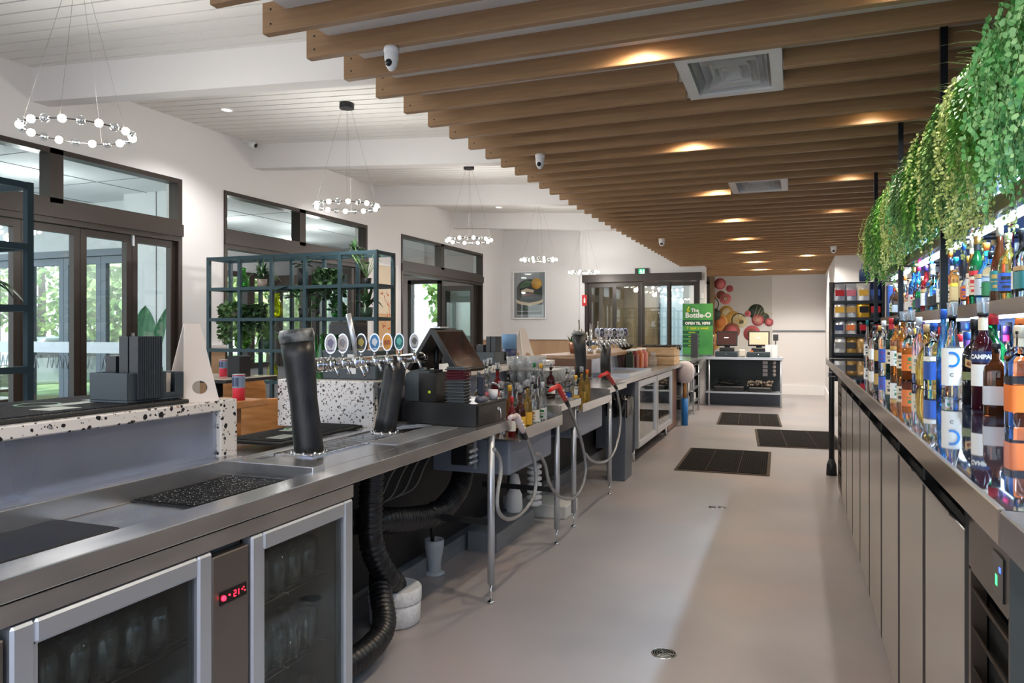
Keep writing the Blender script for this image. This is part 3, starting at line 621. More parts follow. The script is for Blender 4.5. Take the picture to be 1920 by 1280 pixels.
# black mats in the wells
perf = noisy('perforated_black', (16, 17, 19), (38, 40, 42), (1, 1, 1), (.25, .5), nscale=90, bump=.6, dist=.004)
droplet = mat('water_droplet', (235, 240, 240), .03, trans=.6)
solo('drip_grate', MB().bbox((-1.86, .5, .8855), (-1.63, 1.42, .892), .003), mat('smooth_black', (26, 28, 34), .38, spec=.25), 'smooth black drain cover at the near left of the steel bench', 'drain cover')
t = thing('drainer_mat', 'wet black perforated mat in the bench well beside the divider', 'drainer mat')
m = MB(); x = -1.86
m.box((-1.86, 1.66, .8855), (-1.62, 2.075, .89)); obj('mat_sheet', m, perf, t)
m = MB(); i = 0
for ix in range(24):
    for iy in range(40):
        cx, cy = -1.855 + ix * .0098, 1.665 + iy * .0102; m.box((cx, cy, .89), (cx + .0035, cy + .01, .8935))
obj('ribs', m, mat('mat_rib', (20, 20, 21), .45), t)
m = MB()
for i in range(520): m.ball((rnd.uniform(-1.85, -1.63), rnd.uniform(1.67, 2.07), .893), rnd.uniform(.0008, .0022), 6, .6)
tag(obj('droplets', m, droplet, t), 'clear water droplets', None, kind='stuff')
t = thing('drip_tray', 'dark slotted drip tray with pale perforated plate around the tap column bases', 'drip tray')
obj('well', MB().box((-1.862, 2.33, .9202), (-1.70, 3.33, .9215)), mat('tray_well', (30, 29, 30), .3, .5), t); m = MB()
for i in range(34): m.box((-1.858, 2.345 + i * .029, .9215), (-1.704, 2.352 + i * .029, .9245))
m.box((-1.866, 2.325, .9202), (-1.858, 3.335, .926)).box((-1.704, 2.325, .9202), (-1.697, 3.335, .926)).box((-1.858, 2.325, .9202), (-1.704, 2.333, .926)).box((-1.858, 3.327, .9202), (-1.704, 3.335, .926)); obj('grating', m, chrome, t)
pl_ = obj('plate', MB().box((-1.694, 2.72, .9202), (-1.56, 3.32, .9225)), alum, t); m = MB()
for i in range(38):
    for j in range(6): m.box((-1.685 + j * .021, 2.73 + i * .0155, .9225), (-1.672 + j * .021, 2.7345 + i * .0155, .9227))
obj('slots', m, blackm, pl_)
# fridges under the near bench
def digit7(m, ch, x, z, s, y):
    seg = {'2': 'abged', '1': 'bc', '0': 'abcdef'}[ch]; P = {'a': ((0, 2), (1, 2)), 'b': ((1, 1), (1, 2)), 'c': ((1, 0), (1, 1)), 'd': ((0, 0), (1, 0)), 'e': ((0, 0), (0, 1)), 'f': ((0, 1), (0, 2)), 'g': ((0, 1), (1, 1))}
    for q in seg: (a, b), (c, d) = P[q]; m.tube([(x + a * s, y, z + b * s), (x + c * s, y, z + d * s)], s * .17, 4)
inner = mat('fridge_inner', (120, 122, 124), .4); darksteel = mat('dark_steel_panel', (122, 114, 108), .32, .75)
def glass_door(par, y0, y1, z0, z1, xf, fw=.05, depth=.04):
    """aluminium framed glass door on the +x side"""
    m = MB(); m.bbox((xf - depth, y0, z0), (xf, y0 + fw, z1), .006).bbox((xf - depth, y1 - fw, z0), (xf, y1, z1), .006).bbox((xf - depth, y0 + fw, z0), (xf, y1 - fw, z0 + fw), .006).bbox((xf - depth, y0 + fw, z1 - fw), (xf, y1 - fw, z1), .006)
    m.box((xf - .012, y0 + fw, z0 + fw), (xf - .006, y0 + fw + .008, z1 - fw)); d = obj('door', m, alum, par)
    obj('pane', MB().box((xf - .022, y0 + fw, z0 + fw), (xf - .016, y1 - fw, z1 - fw)), darkglass, d); return d
t = thing('glass_door_fridge', 'steel underbench fridge with two aluminium framed glass doors and red digital display', 'fridge')
m = MB(); m.box((-1.96, .30, .08), (-1.94, 2.19, .868)).box((-1.94, .30, .08), (-1.48, 2.19, .11)).box((-1.94, .30, .83), (-1.48, 2.19, .868)).box((-1.94, 2.15, .11), (-1.48, 2.19, .83)).box((-1.94, 1.53, .11), (-1.48, 1.69, .83)).box((-1.94, .9, .11), (-1.48, .99, .83)); obj('cabinet', m, inner, t)
obj('top_rail', MB().box((-1.48, .3, .822), (-1.434, 2.20, .866)), steel, t)
obj('plinth', MB().box((-1.5, .3, 0), (-1.46, 2.19, .08)), blackm, t)
glass_door(t, .995, 1.53, .09, .818, -1.428); glass_door(t, 1.68, 2.19, .09, .818, -1.428)
obj('side_panel', MB().box((-1.94, 2.19, .02), (-1.44, 2.197, .866)), darksteel, t)
c = obj('control_panel', MB().bbox((-1.47, 1.535, .09), (-1.434, 1.673, .80), .003), darksteel, t)
obj('control_panel', MB().bbox((-1.47, .80, .09), (-1.434, .985, .80), .003), darksteel, t)
dsp = obj('display', MB().box((-1.434, 1.56, .665), (-1.431, 1.66, .70)), mat('display_black', (8, 6, 8), .15), c)
redl = mat('display_red', (255, 30, 40), .4, emit=(255, 20, 40), es=6)
m = MB(); digit7(m, '2', .052, 0, .0075, 0); digit7(m, '1', .063, 0, .0075, 0); m.ball((.012, 0, .008), .008, 8); m.ball((.035, 0, .01), .003, 6); m.ball((.084, 0, .010), .002, 6); m.ball((.09, 0, .014), .002, 6); m.ball((.094, 0, .004), .002, 6)
moved(m, Matrix.Translation((-1.430, 1.558, .675)) @ Matrix.Rotation(PI / 2, 4, 'Z')); obj('digits', m, redl, dsp)
wire = mat('wire_shelf', (150, 152, 155), .3, .8)
for z in (.34, .575):
    m = MB()
    for k in range(18): m.tube([(-1.92 + k * .025, .99, z), (-1.92 + k * .025, 1.53, z)], .0018, 4).tube([(-1.92 + k * .025, 1.69, z), (-1.92 + k * .025, 2.15, z)], .0018, 4)
    for y in (1.0, 1.26, 1.52, 1.7, 1.92, 2.14): m.tube([(-1.92, y, z - .003), (-1.49, y, z - .003)], .003, 4)
    obj('shelf', m, wire, t)
def glass_mesh(r=.034, h=.12, taper=.86): return MB().lathe([(.0001, .0), (r * taper, 0), (r, h), (r - .002, h), (r * taper - .003, .012), (.0001, .012)], n=12, caps=False)
gm = mesh('drinking_glass', glass_mesh(), tumblerd); n_ = 0
for (ya, yb, wh) in ((1.02, 1.52, 'left'), (1.72, 2.14, 'right')):
    for z in (.577, .342, .112):
        k = 0
        for iy in range(int((yb - ya) / .077) + 1):
            for ix in range(2):
                y = ya + .035 + iy * .077
                if y > yb - .03: continue
                o = bpy.data.objects.new('drinking_glass', gm); C.objects.link(o); o.location = (-1.53 - ix * .078, y, z + .0022)
                tag(o, 'clear glass behind the %s fridge door, %s shelf, %s row, %s from the left' % (wh, {.577: 'top', .342: 'middle', .112: 'bottom'}[z], ('front', 'second')[ix], ordw(iy)), 'glass', 'glasses chilling in the near fridge')
# ---------------------------------------------------------------- speed-rail stations and far benches
def leg(par, x, y, ztop=.88):
    o = obj('leg', MB().tube([(x, y, ztop), (x, y, .10)], .019, 14), alum, par)
    obj('foot', MB().tube([(x, y, .1), (x, y, .012)], .007, 8).lathe([(.02, .0), (.02, .01), (.008, .016)], (x, y, 0), 14), chrome, o)
t = thing('cocktail_station', 'stainless cocktail station with bottle rail between the cash drawer and a short bench', 'bar bench', group='cocktail stations')
obj('worktop', MB().box((-1.96, 3.75, .9), (-1.72, 4.57, ZC)).box((-1.96, 3.75, .87), (-1.95, 4.57, .99)), steel, t)
obj('speed_rail', MB().box((-1.72, 3.76, .795), (-1.40, 4.565, .805)).box((-1.405, 3.76, .805), (-1.40, 4.565, .86)).box((-1.72, 3.76, .805), (-1.715, 4.565, .92)).box((-1.715, 4.56, .805), (-1.405, 4.565, .915)), steel, t)
obj('ice_bin', MB().bbox((-1.95, 3.8, .60), (-1.47, 4.55, .795), .01), mat('bin_grey', (128, 136, 152), .4), t)
leg(t, -1.459, 4.63)
obj('shelf_rail', MB().box((-1.99, 4.62, .34), (-1.46, 4.64, .37)), mat('dark_steel'), t)
t = thing('bar_bench', 'short stainless bench section with a dark end between the two bottle rails', 'bar bench')
obj('worktop', MB().box((-1.96, 4.575, .87), (-1.43, 5.12, ZC)).box((-1.96, 4.575, .92), (-1.95, 5.12, 1.0)), steel, t, bevel=.003); obj('apron', MB().box((-1.9, 4.6, .72), (-1.46, 5.1, .87)), mat('apron_dark', (58, 60, 66), .4, .5), t); leg(t, -1.475, 5.08)
t = thing('cocktail_station', 'second stainless cocktail station with bottle rail before the grey bin', 'bar bench', group='cocktail stations')
obj('worktop', MB().box((-1.96, 5.13, .9), (-1.72, 5.99, ZC)).box((-1.96, 5.13, .87), (-1.95, 5.99, 1.0)), steel, t)
obj('speed_rail', MB().box((-1.72, 5.13, .815), (-1.42, 5.985, .825)).box((-1.425, 5.13, .825), (-1.42, 5.985, .875)).box((-1.72, 5.13, .825), (-1.715, 5.985, .92)).box((-1.715, 5.98, .825), (-1.425, 5.985, .915)), steel, t)
obj('ice_bin', MB().bbox((-1.95, 5.16, .62), (-1.47, 5.9, .815), .01), mat('bin_grey'), t)
t = thing('bar_bench', 'far stainless bar bench running back to the cashier counter', 'bar bench')
obj('worktop', MB().box((-1.96, 6.0, .875), (-1.45, 6.75, .925)).box((-2.3, 6.75, .875), (-1.54, 14.2, .925)).box((-1.96, 6.0, .925), (-1.95, 7.25, 1.0)), steel, t, bevel=.003); leg(t, -1.478, 6.19)
tg = thing('bin', 'tall slim blue-grey bin lined with a black bag under the far bench', 'bin', (-1.56, 6.93, 0))
m = MB(); a = [(-.10, -.17), (.10, -.17), (.10, .17), (-.10, .17)]
m.add([(x * .86, y * .9, 0) for x, y in a] + [(x, y, .74) for x, y in a] + [(x * .9, y * .93, .74) for x, y in a] + [(x * .78, y * .84, .05) for x, y in a], [(3, 2, 1, 0)] + [(i, (i + 1) % 4, 4 + (i + 1) % 4, 4 + i) for i in range(4)] + [(4 + i, 4 + (i + 1) % 4, 8 + (i + 1) % 4, 8 + i) for i in range(4)] + [(8 + i, 8 + (i + 1) % 4, 12 + (i + 1) % 4, 12 + i) for i in range(4)] + [(12, 13, 14, 15)])
obj('body', m, mat('bin_bluegrey', (84, 92, 104), .45), tg, bevel=.006)
m = MB(); n = 36; rs = []
for j, (s_, z) in enumerate(((1.03, .60), (1.05, .68), (1.02, .76), (.9, .775), (.7, .70))):
    for i in range(n):
        aa = 2 * PI * i / n; q = 1 / max(abs(math.cos(aa)) , abs(math.sin(aa))) ; jit = rnd.uniform(-.004, .006)
        rs.append(((.10 * s_ + jit) * math.cos(aa) * q * (1 if 1 else 1), (.17 * s_ + jit) * math.sin(aa) * q, z + rnd.uniform(-.012, .012)))
m.add(rs, [(j * n + i, j * n + (i + 1) % n, (j + 1) * n + (i + 1) % n, (j + 1) * n + i) for j in range(4) for i in range(n)], False); obj('liner', m, mat('bag_black', (18, 18, 20), .3), tg)
# fridge with two slim glass doors, far
t = thing('glass_door_fridge', 'far underbench fridge with two narrow silver framed glass doors', 'fridge')
m = MB(); m.box((-2.0, 7.75, .14), (-1.58, 7.78, .87)).box((-2.0, 10.1, .14), (-1.58, 10.13, .87)).box((-2.0, 7.78, .14), (-1.98, 10.1, .87)).box((-1.98, 7.78, .14), (-1.58, 10.1, .17)).box((-1.98, 7.78, .84), (-1.58, 10.1, .87)).box((-1.98, 8.9, .17), (-1.6, 8.94, .84)); obj('cabinet', m, mat('fridge_grey', (120, 126, 136), .35, .5), t)
for a, b in ((7.78, 8.9), (8.94, 10.1)): glass_door(t, a, b, .15, .865, -1.545, .07)
for y in (7.85, 10.0): obj('foot', MB().tube([(-1.62, y, .14), (-1.62, y, 0)], .02, 10), chrome, t)
for z in (.38, .6): obj('shelf', MB().box((-1.97, 7.8, z), (-1.62, 8.9, z + .006)).box((-1.97, 8.94, z), (-1.62, 10.08, z + .006)), wire, t)
k = 0
for (ya, yb) in ((7.9, 8.8), (9.05, 10.0)):
    for z in (.171, .387, .607):
        for j in range(5):
            y = ya + j * .2; o = bpy.data.objects.new('soft_drink_bottle', bpy.data.meshes.get('sdb') or mesh('sdb', MB().lathe([(.03, 0), (.032, .01), (.032, .1), (.012, .15), (.012, .17), (.0001, .17)], n=10, caps=False), mat('drink_amber', (150, 110, 60), .2))); bpy.data.meshes[o.data.name].name = 'sdb'
            C.objects.link(o); o.location = (-1.68, y, z); tag(o, 'amber bottle in the far fridge, %s door, %s shelf, %s from the left' % ('left' if ya < 9 else 'right', {.171: 'bottom', .387: 'middle', .607: 'top'}[z], ordw(j)), 'bottle', 'bottles in the far fridge'); k += 1
t = thing('wire_rack', 'grey wire shelving tucked under the far bench past the fridge', 'wire rack')
for y in (11.2, 11.9, 12.6, 13.3):
    obj('upright', MB().tube([(-1.58, y, 0), (-1.58, y, .86)], .012, 8).tube([(-1.95, y, 0), (-1.95, y, .86)], .012, 8), alum, t)
for z in (.2, .42, .64, .82): obj('shelf', MB().box((-1.97, 11.15, z), (-1.56, 13.35, z + .02)), wire, t)
k = 0
crm = [mat('tub_white', (205, 205, 205), .5), mat('tub_grey', (110, 112, 116), .5), mat('tub_dark', (40, 42, 48), .5)]
for z in (.22, .44, .66):
    for j in range(5):
        y = 11.35 + j * .4; solo('storage_tub', MB().bbox((-.12, -.13, 0), (.12, .13, .12 + .03 * (j % 2)), .01), crm[(j + int(z * 10)) % 3], '%s tub on the wire rack under the far bench, %s shelf, %s from the camera' % (('white', 'grey', 'dark')[(j + int(z * 10)) % 3], {.22: 'lowest', .44: 'middle', .66: 'top'}[z], ordw(j)), 'tub', 'tubs on the far wire rack', (-1.72, y, z))
# broom / squeegee leaning by the fridge
t = thing('mop', 'upturned mop with white head, wooden shaft and blue sleeve against the far bench', 'mop', at(1284, 797, Z=0)); bx, by, _ = t.location
obj('sleeve', MB().tube([(0, 0, 0), (.0, .0, .40)], .045, 12), mat('sleeve_blue', (30, 120, 200), .5), t); obj('shaft', MB().tube([(0, 0, .40), (0, 0, .68)], .03, 10), mat('shaft_wood', (180, 130, 80), .6), t)
m = MB().lathe([(.0001, .62), (.08, .64), (.125, .72), (.135, .82), (.115, .90), (.05, .95), (.0001, .955)], n=18, caps=False); m.v = [(x * (1 + .06 * math.sin(9 * math.atan2(y, x))), y * (1 + .06 * math.sin(9 * math.atan2(y, x))), z) for x, y, z in m.v]; obj('head', m, mat('mop_white', (222, 214, 220), .9), t)
solo('bench_cabinet', MB().bbox((-1.98, 10.2, .02), (-1.62, 11.0, .86), .01), mat('rust_brown', (128, 92, 76), .4, .4), 'brown-steel cabinet under the far bench beside the mop', 'cabinet')
# ---------------------------------------------------------------- cashier counter at the end
t = thing('cashier_counter', 'end counter with pale edge and dark open shelf carrying the two cash registers', 'counter')
obj('worktop', MB().box((-1.56, 14.2, .865), (-.20, 14.9, .915)), alum, t, bevel=.003)
obj('back_panel', MB().box((-1.6, 14.7, .1), (-.25, 14.74, .865)), mat('slate_panel', (38, 48, 54), .5), t)
obj('shelf', MB().box((-1.56, 14.22, .24), (-.22, 14.7, .27)), alum, t)
obj('post', MB().tube([(-.235, 14.24, 0), (-.235, 14.24, .87)], .018, 10), alum, t); obj('post', MB().tube([(-1.50, 14.24, 0), (-1.50, 14.24, .87)], .018, 10), alum, t)
obj('kickboard', MB().box((-1.6, 14.6, 0), (-.25, 14.64, .24)), greyp, t)
# items on its shelf
solo('black_tray', MB().bbox((-.28, -.15, 0), (.28, .15, .1), .02), blackm, 'low black tray on the cashier counter shelf, left side', 'tray', loc=(-1.15, 14.42, .27))
solo('black_tray', MB().bbox((-.2, -.15, 0), (.2, .15, .09), .02), blackm, 'low black tray on the cashier counter shelf, right side', 'tray', loc=(-.6, 14.42, .27))
m = MB()
for i in range(70): m.ball((rnd.uniform(-.22, .22), rnd.uniform(-.1, .1), rnd.uniform(0, .09)), rnd.uniform(.015, .028), 7)
solo('bottle_cap_pile', m, mat('cap_tan', (150, 136, 120), .4, .5), 'loose pile of small light caps on the cashier shelf tray', 'pile', loc=(-.6, 14.42, .375), kind='stuff')
m = MB()
for i in range(26): m.tube(smoothpts([(rnd.uniform(-.25, .2), rnd.uniform(-.1, .1), rnd.uniform(0, .1)) for _ in range(3)], 4), .008, 5)
solo('cable_heap', m, blackm, 'tangle of black cables on the cashier shelf', 'cables', loc=(-1.15, 14.42, .375), kind='stuff')
k = 0
for c_ in range(2):
    for r in range(4):
        col = ((190, 186, 190), (210, 200, 196))[c_]; m = MB()
        if c_: m.lathe([(.0001, -.01), (.022, -.01), (.035, 0), (.022, .01), (.0001, .01)], n=10, ax='y', caps=False)
        else: m.bbox((-.045, -.01, -.03), (.045, .01, .03), .005)
        solo(('cup_hook' if c_ else 'power_socket'), m, mat('fit_%d' % c_, col, .4), 'pale fitting under the cashier counter, %s column, %s from the top' % (('left', 'right')[c_], ordw(r)), 'fitting', 'fittings on the slate panel', (-.52 + .16 * c_, 14.69, .80 - r * .075)); k += 1
# counter stuff: two registers
def register(x, lab, scr, labs=None):
    t = thing('cash_register', lab, 'cash register', (x, 14.45, .915), group='cash registers at the end counter')
    obj('drawer_box', MB().bbox((-.2, -.2, 0), (.2, .2, .10), .006), mat('drawer_teal', (52, 68, 74), .45), t)
    o = obj('drawer_front', MB().bbox((-.19, -.207, .015), (.19, -.198, .085), .003), mat('drawer_dark', (44, 58, 64), .4), t); obj('lock', MB().lathe([(.008, -.212), (.008, -.205)], (0, 0, .05), 10, ax='y'), chrome, o)
    obj('base', MB().bbox((-.13, -.12, .10), (.13, .12, .17), .01), blackm, t); obj('stem', MB().box((-.05, .0, .17), (.05, .05, .3)), blackm, t)
    m = MB().bbox((-.19, -.02, -.14), (.19, .02, .14), .008); s = obj('screen', m, blackm, t, (0, -.04, .34), (math.radians(-12), 0, 0))
    obj('display', MB().box((-.165, -.022, -.115), (.165, -.02, .115)), scr, s)
    obj('card', MB().box((-.05, -.024, .005), (.03, -.0225, .02)), mat('display_text', (220, 220, 220), .4, emit=(200, 200, 200), es=.5), s)
    return t
register(-1.19, 'left black cash register on the end counter with a dark brown screen', mat('screen_brown', (62, 40, 38), .2, emit=(70, 44, 42), es=.35))
register(-.62, 'right cash register on the end counter with a pale tan screen', mat('screen_tan', (196, 162, 136), .2, emit=(196, 160, 132), es=.45))
for i, x in enumerate((-.45, -.35)):
    solo('menu_stand', MB().add([(-.055, -.03, 0), (.055, -.03, 0), (.055, 0, .23), (-.055, 0, .23), (-.055, .03, 0), (.055, .03, 0)], [(0, 1, 2, 3), (5, 4, 3, 2)]).box((-.055, -.03, 0), (.055, .03, .003)), mat('paper_white', (216, 218, 222), .5), 'white folded menu card at the right of the end counter, %s one' % ('left', 'right')[i], 'menu stand', 'menu cards on the end counter', (x, 14.33, .915))
solo('receipt_printer', MB().bbox((-.06, -.06, 0), (.06, .06, .14), .02), mat('cream_box', (214, 204, 192), .5), 'small cream receipt printer between the two registers', 'printer', loc=(-.91, 14.3, .915))
solo('charity_tin', MB().lathe([(.035, 0), (.035, .1), (.03, .105)], n=14), mat('tin_white', (230, 228, 224), .4), 'white tin between the registers on the end counter', 'tin', loc=(-.82, 14.5, .915))
solo('till_box', MB().bbox((-.03, -.03, 0), (.03, .03, .12), .004), mat('tin_orange', (220, 120, 40), .4), 'orange carton in front of the tan screen', 'carton', loc=(-.745, 14.32, .915))
solo('speaker_box', MB().bbox((-.06, -.05, 0), (.06, .05, .42), .006), mat('speaker_grey', (58, 60, 64), .6), 'tall dark grey box standing left of the cash registers', 'speaker', loc=(-1.66, 13.4, .925))
t = thing('card_reader', 'black card reader on a thin stand behind the white menu cards', 'card reader', (-.33, 14.6, .915)); obj('stand', MB().tube([(0, 0, 0), (0, 0, .33)], .008, 8).lathe([(.05, 0), (.05, .006)], n=14), blackm, t); obj('terminal', MB().bbox((-.045, -.02, .30), (.045, .01, .42), .006), mat('reader_dark', (60, 62, 66), .4), t)
# floral bunch
t = thing('dried_flowers', 'bunch of pale dried flowers left of the dark screened register', 'flowers', (-1.50, 14.5, .915)); m = MB(); obj('vase', MB().lathe([(.03, 0), (.045, .05), (.03, .12), (.034, .14)], n=14), whitep, t)
for i in range(60):
    a, r = rnd.uniform(0, 6.28), rnd.uniform(.0, .13); z = rnd.uniform(.24, .42); m.tube([(0, 0, .12), (r * math.cos(a), r * math.sin(a), z)], .0015, 3); m.ball((r * math.cos(a), r * math.sin(a), z), rnd.uniform(.008, .018), 6)
obj('blooms', m, mat('bloom_cream', (212, 200, 178), .8), t)
# green sign: The Bottle-O
p = at(1308, 569, Y=14.3); pb = at(1308, 660, Y=14.3); Wd = at(1336.5, 569, Y=14.3).x - at(1280, 569, Y=14.3).x; Hd = p.z - .95
t = thing('promotional_sign', 'tall green bottle shop sign with white lettering and opening hours', 'sign', (p.x, 14.3, p.z))
obj('board', MB().bbox((-Wd / 2, 0, -Hd), (Wd / 2, .012, 0), .003), noisy('sign_green', (56, 136, 66), (84, 164, 78), (1, 1, 1), (.4, .5), nscale=3), t)
sw = mat('sign_white', (240, 244, 236), .5); sy = mat('sign_yellow', (214, 216, 40), .5); sd = mat('sign_darkgreen', (18, 84, 52), .5)
obj('dark_band', MB().box((-Wd / 2, -.002, -.42), (Wd / 2, 0, -.31)), sd, t)
def put(txt, size, x, z, mt, nm, bold=.0, al='CENTER'): obj(nm, moved(text_mb(txt, size, align=al, bold=bold), Matrix.Translation((x, -.004, z))), mt, t)
put('The', .09, -.05, -.155, sw, 'lettering', .003); put('Bottle-O', .132, .01, -.262, sw, 'lettering', .005); put('OPEN TIL 10PM', .068, 0, -.395, sw, 'lettering', .004); put('7 days a week', .072, 0, -.485, sy, 'lettering', .002)
m = MB()
for i in range(3): m.tube([(-.16 - i * .02, -.004, -.06 - i * .05), (-.2 + i * .03, -.004, -.14)], .012, 5)
obj('leaf_motif', m, sy, t)
for i in range(4):
    z = -.57 - i * .085; obj('price_lozenge', MB().bbox((-Wd / 2 + .0, -.003, z), (.03, 0, z + .055), .02), sd, t)
    obj('price_bar', MB().box((-.17, -.005, z + .022), (-.04, -.003, z + .034)), sy, t)
obj('foot', MB().box((-Wd / 2, -.03, -Hd - .02), (Wd / 2, .06, -Hd)), greyp, t)
solo('round_green_mat', MB().lathe([(.19, 0), (.19, .012), (.0001, .012)], n=28), mat('mat_green', (96, 140, 84), .5), 'round green mat on the far bench in front of the green sign', 'mat', loc=(-1.85, 11.9, .925))
solo('sign_table', MB().box((-3.2, 14.0, .0), (-2.5, 14.3, .9)).box((-2.5, 14.0, .85), (-1.62, 14.45, .925)), greyp, 'grey stand supporting the green shop sign behind the bar end', 'stand')
# floor mats
ribm = noisy('mat_brown_black', (44, 38, 34), (70, 60, 54), (1, 1, 1), (.7, .85), nscale=60); edgem = mat('mat_edge', (80, 70, 62), .85, spec=.2)
def fmat(cs, lab, seams=2):
    P = [at(*c, Z=0) for c in cs]     # near-left, near-right, far-right, far-left
    o = (P[0] + P[1] + P[2] + P[3]) / 4; ex = ((P[1] - P[0]) + (P[2] - P[3])) / 2; ey = ((P[3] - P[0]) + (P[2] - P[1])) / 2; L, W = ex.length, ey.length; rz = math.atan2(ex.y, ex.x)
    t = thing('floor_mat', lab, 'floor mat', (o.x, o.y, 0), rz, 'rubber floor mats'); obj('sheet', MB().bbox((-L / 2, -W / 2, 0), (L / 2, W / 2, .009), .004), edgem, t)
    m = MB(); n = int(L / .022)
    for i in range(n):
        x = -L / 2 + .035 + i * (L - .07) / n
        m.box((x, -W / 2 + .035, .009), (x + .010, W / 2 - .035, .015))
    obj('ribs', m, mat('rib_dark', (34, 29, 26), .9, spec=.15), t); obj('infill', MB().box((-L / 2 + .03, -W / 2 + .03, .009), (L / 2 - .03, W / 2 - .03, .0095)), mat('rib_gap', (20, 17, 16), .9, spec=.1), t)
    for k in range(seams): x = -L / 2 + L * (k + 1) / (seams + 1); obj('seam', MB().box((x, -W / 2 + .02, .009), (x + .006, W / 2 - .02, .0155)), edgem, t)
fmat([(1265, 881.5), (1447, 893), (1443, 848), (1293, 840)], 'nearest brown-black ribbed rubber floor mat, in mid aisle')
fmat([(1420, 837), (1580, 843), (1570, 811), (1415, 804.5)], 'middle ribbed rubber floor mat against the right-hand fridges')
fmat([(1340, 795), (1463, 800.5), (1463, 777), (1354, 774)], 'farthest ribbed rubber floor mat in front of the cashier counter')
# floor drains
def drain(px_, py_, r, lab, rings=4):
    p = at(px_, py_, Z=0); t = thing('floor_drain', lab, 'floor drain', (p.x, p.y, 0)); obj('flange', MB().lathe([(r, 0), (r, .003), (r * .9, .004), (r * .9, .001)], n=28, caps=False), chrome, t)
    obj('well', MB().lathe([(.0001, .001), (r * .92, .001)], n=28, caps=False), mat('drain_dark', (14, 11, 10), .9, spec=.1), t); m = MB()
    for k in range(rings): q = r * (.12 + .2 * k); m.lathe([(q, .002), (q + r * .07, .002), (q + r * .07, .004), (q, .004)], n=28, caps=False)
    for k in range(3): a = 2.1 * k; m.tube([(r * .1 * math.cos(a), r * .1 * math.sin(a), .003), (r * .9 * math.cos(a), r * .9 * math.sin(a), .003)], .003, 4)
    obj('grille', m, mat('drain_steel', (150, 146, 140), .35, .8), t)
drain(1245, 1225, .055, 'round chrome floor drain grate nearest the camera'); drain(1336, 951, .032, 'small round drain cover on the aisle floor, left of the pair', 3); drain(1354, 951.5, .034, 'small round drain cover on the aisle floor, right of the pair', 3)
# ---------------------------------------------------------------- back bar on the right
ZR, XD = 1.15, .355
blk = mat('black_glass_top', (44, 52, 66), .025, .55, coat=1)
t = thing('back_bar_counter', 'long counter with mirror-dark glass top and bronze steel front edge along the right side', 'counter')
obj('worktop', MB().box((.276, 1.207, 1.10), (1.08, 7.3, ZR)), blk, t)
obj('front_edge', MB().bbox((.266, 1.207, 1.098), (.276, 7.3, 1.151), .002), noisy('edge_bronze', (176, 158, 142), (196, 178, 162), (1, .3, 1), (.14, .22), .85, nscale=3), t)
obj('end_edge', MB().box((.276, 7.3, 1.098), (1.08, 7.31, 1.151)), mat('edge_bronze'), t)
t = thing('back_bar_counter', 'bare steel worktop nearest the camera, butting against the mirror-dark counter', 'counter')
obj('worktop', MB().bbox((.266, .2, 1.098), (1.08, 1.2, 1.151), .003), noisy('edge_bronze_top', (130, 124, 122), (160, 154, 150), (8, .3, 1), (.2, .3), .9, nscale=3), t)
gapm = mat('door_gap', (8, 9, 11), .7)
def fridge(y0, y1, doors, grille, lab, disp=False):
    t = thing('back_bar_fridge', lab, 'fridge', group='back bar fridges')
    obj('cabinet', MB().box((XD + .035, y0, .02), (1.05, y1, 1.095)), gapm, t)
    for a, b in doors:
        d = obj('door', MB().bbox((XD, a + .026, .055), (XD + .03, b - .026, .955), .003), steelv, t)
        obj('door_seal', MB().box((XD + .0006, a - .022, .052), (XD + .034, a + .0255, 1.0)), gapm, d)  # flush black strip standing in for the shaded recess between doors
        m = MB().add([(XD, a + .03, .965), (XD, b - .03, .965), (XD - .03, b - .03, .99), (XD - .03, a + .03, .99), (XD + .005, a + .03, .956), (XD + .005, b - .03, .956), (XD - .029, b - .03, .984), (XD - .029, a + .03, .984)], [(0, 1, 2, 3), (7, 6, 5, 4), (3, 2, 6, 7), (0, 3, 7, 4), (1, 5, 6, 2)])
        obj('handle', m, mat('handle_dark', (70, 64, 60), .2, .9), d)
    for a, b in grille:
        m = MB().box((XD, a + .01, .05), (XD + .03, b - .01, .10)).box((XD, a + .01, .885), (XD + .03, b - .01, 1.08)).box((XD, a + .01, .1), (XD + .03, a + .03, .89)).box((XD, b - .03, .1), (XD + .03, b - .01, .89))
        g = obj('grille_panel', m, mat('grille_bronze', (106, 94, 84), .3, .85), t)
        for k in range(9):
            z = .12 + k * .085; obj('louvre', MB().add([(XD + .025, a + .03, z), (XD + .025, b - .03, z), (XD, b - .03, z + .05), (XD, a + .03, z + .05), (XD + .029, a + .03, z), (XD + .029, b - .03, z), (XD + .004, b - .03, z + .05), (XD + .004, a + .03, z + .05)], [(3, 2, 1, 0), (4, 5, 6, 7), (0, 1, 5, 4), (3, 7, 6, 2)]), mat('grille_bronze'), g)
        if disp:
            s = obj('display', MB().box((XD - .003, a + .055, .905), (XD, a + .13, .985)), mat('display_black'), g)
            obj('screen_digits', MB().box((XD - .0035, a + .070, .955), (XD - .003, a + .082, .965)), mat('disp_blue', (60, 80, 255), .4, emit=(50, 80, 255), es=3), s); obj('screen_digits', MB().box((XD - .0035, a + .095, .925), (XD - .003, a + .108, .945)), mat('disp_green', (60, 220, 120), .4, emit=(60, 220, 120), es=1.5), s)
    obj('plinth', MB().box((XD + .05, y0, 0), (XD + .08, y1, .05)), blackm, t); return t
fridge(1.50, 3.60, [(1.88, 2.46), (2.46, 3.02), (3.02, 3.60)], [(1.51, 1.87)], 'nearest steel back bar fridge with louvred grille and small blue display', True)
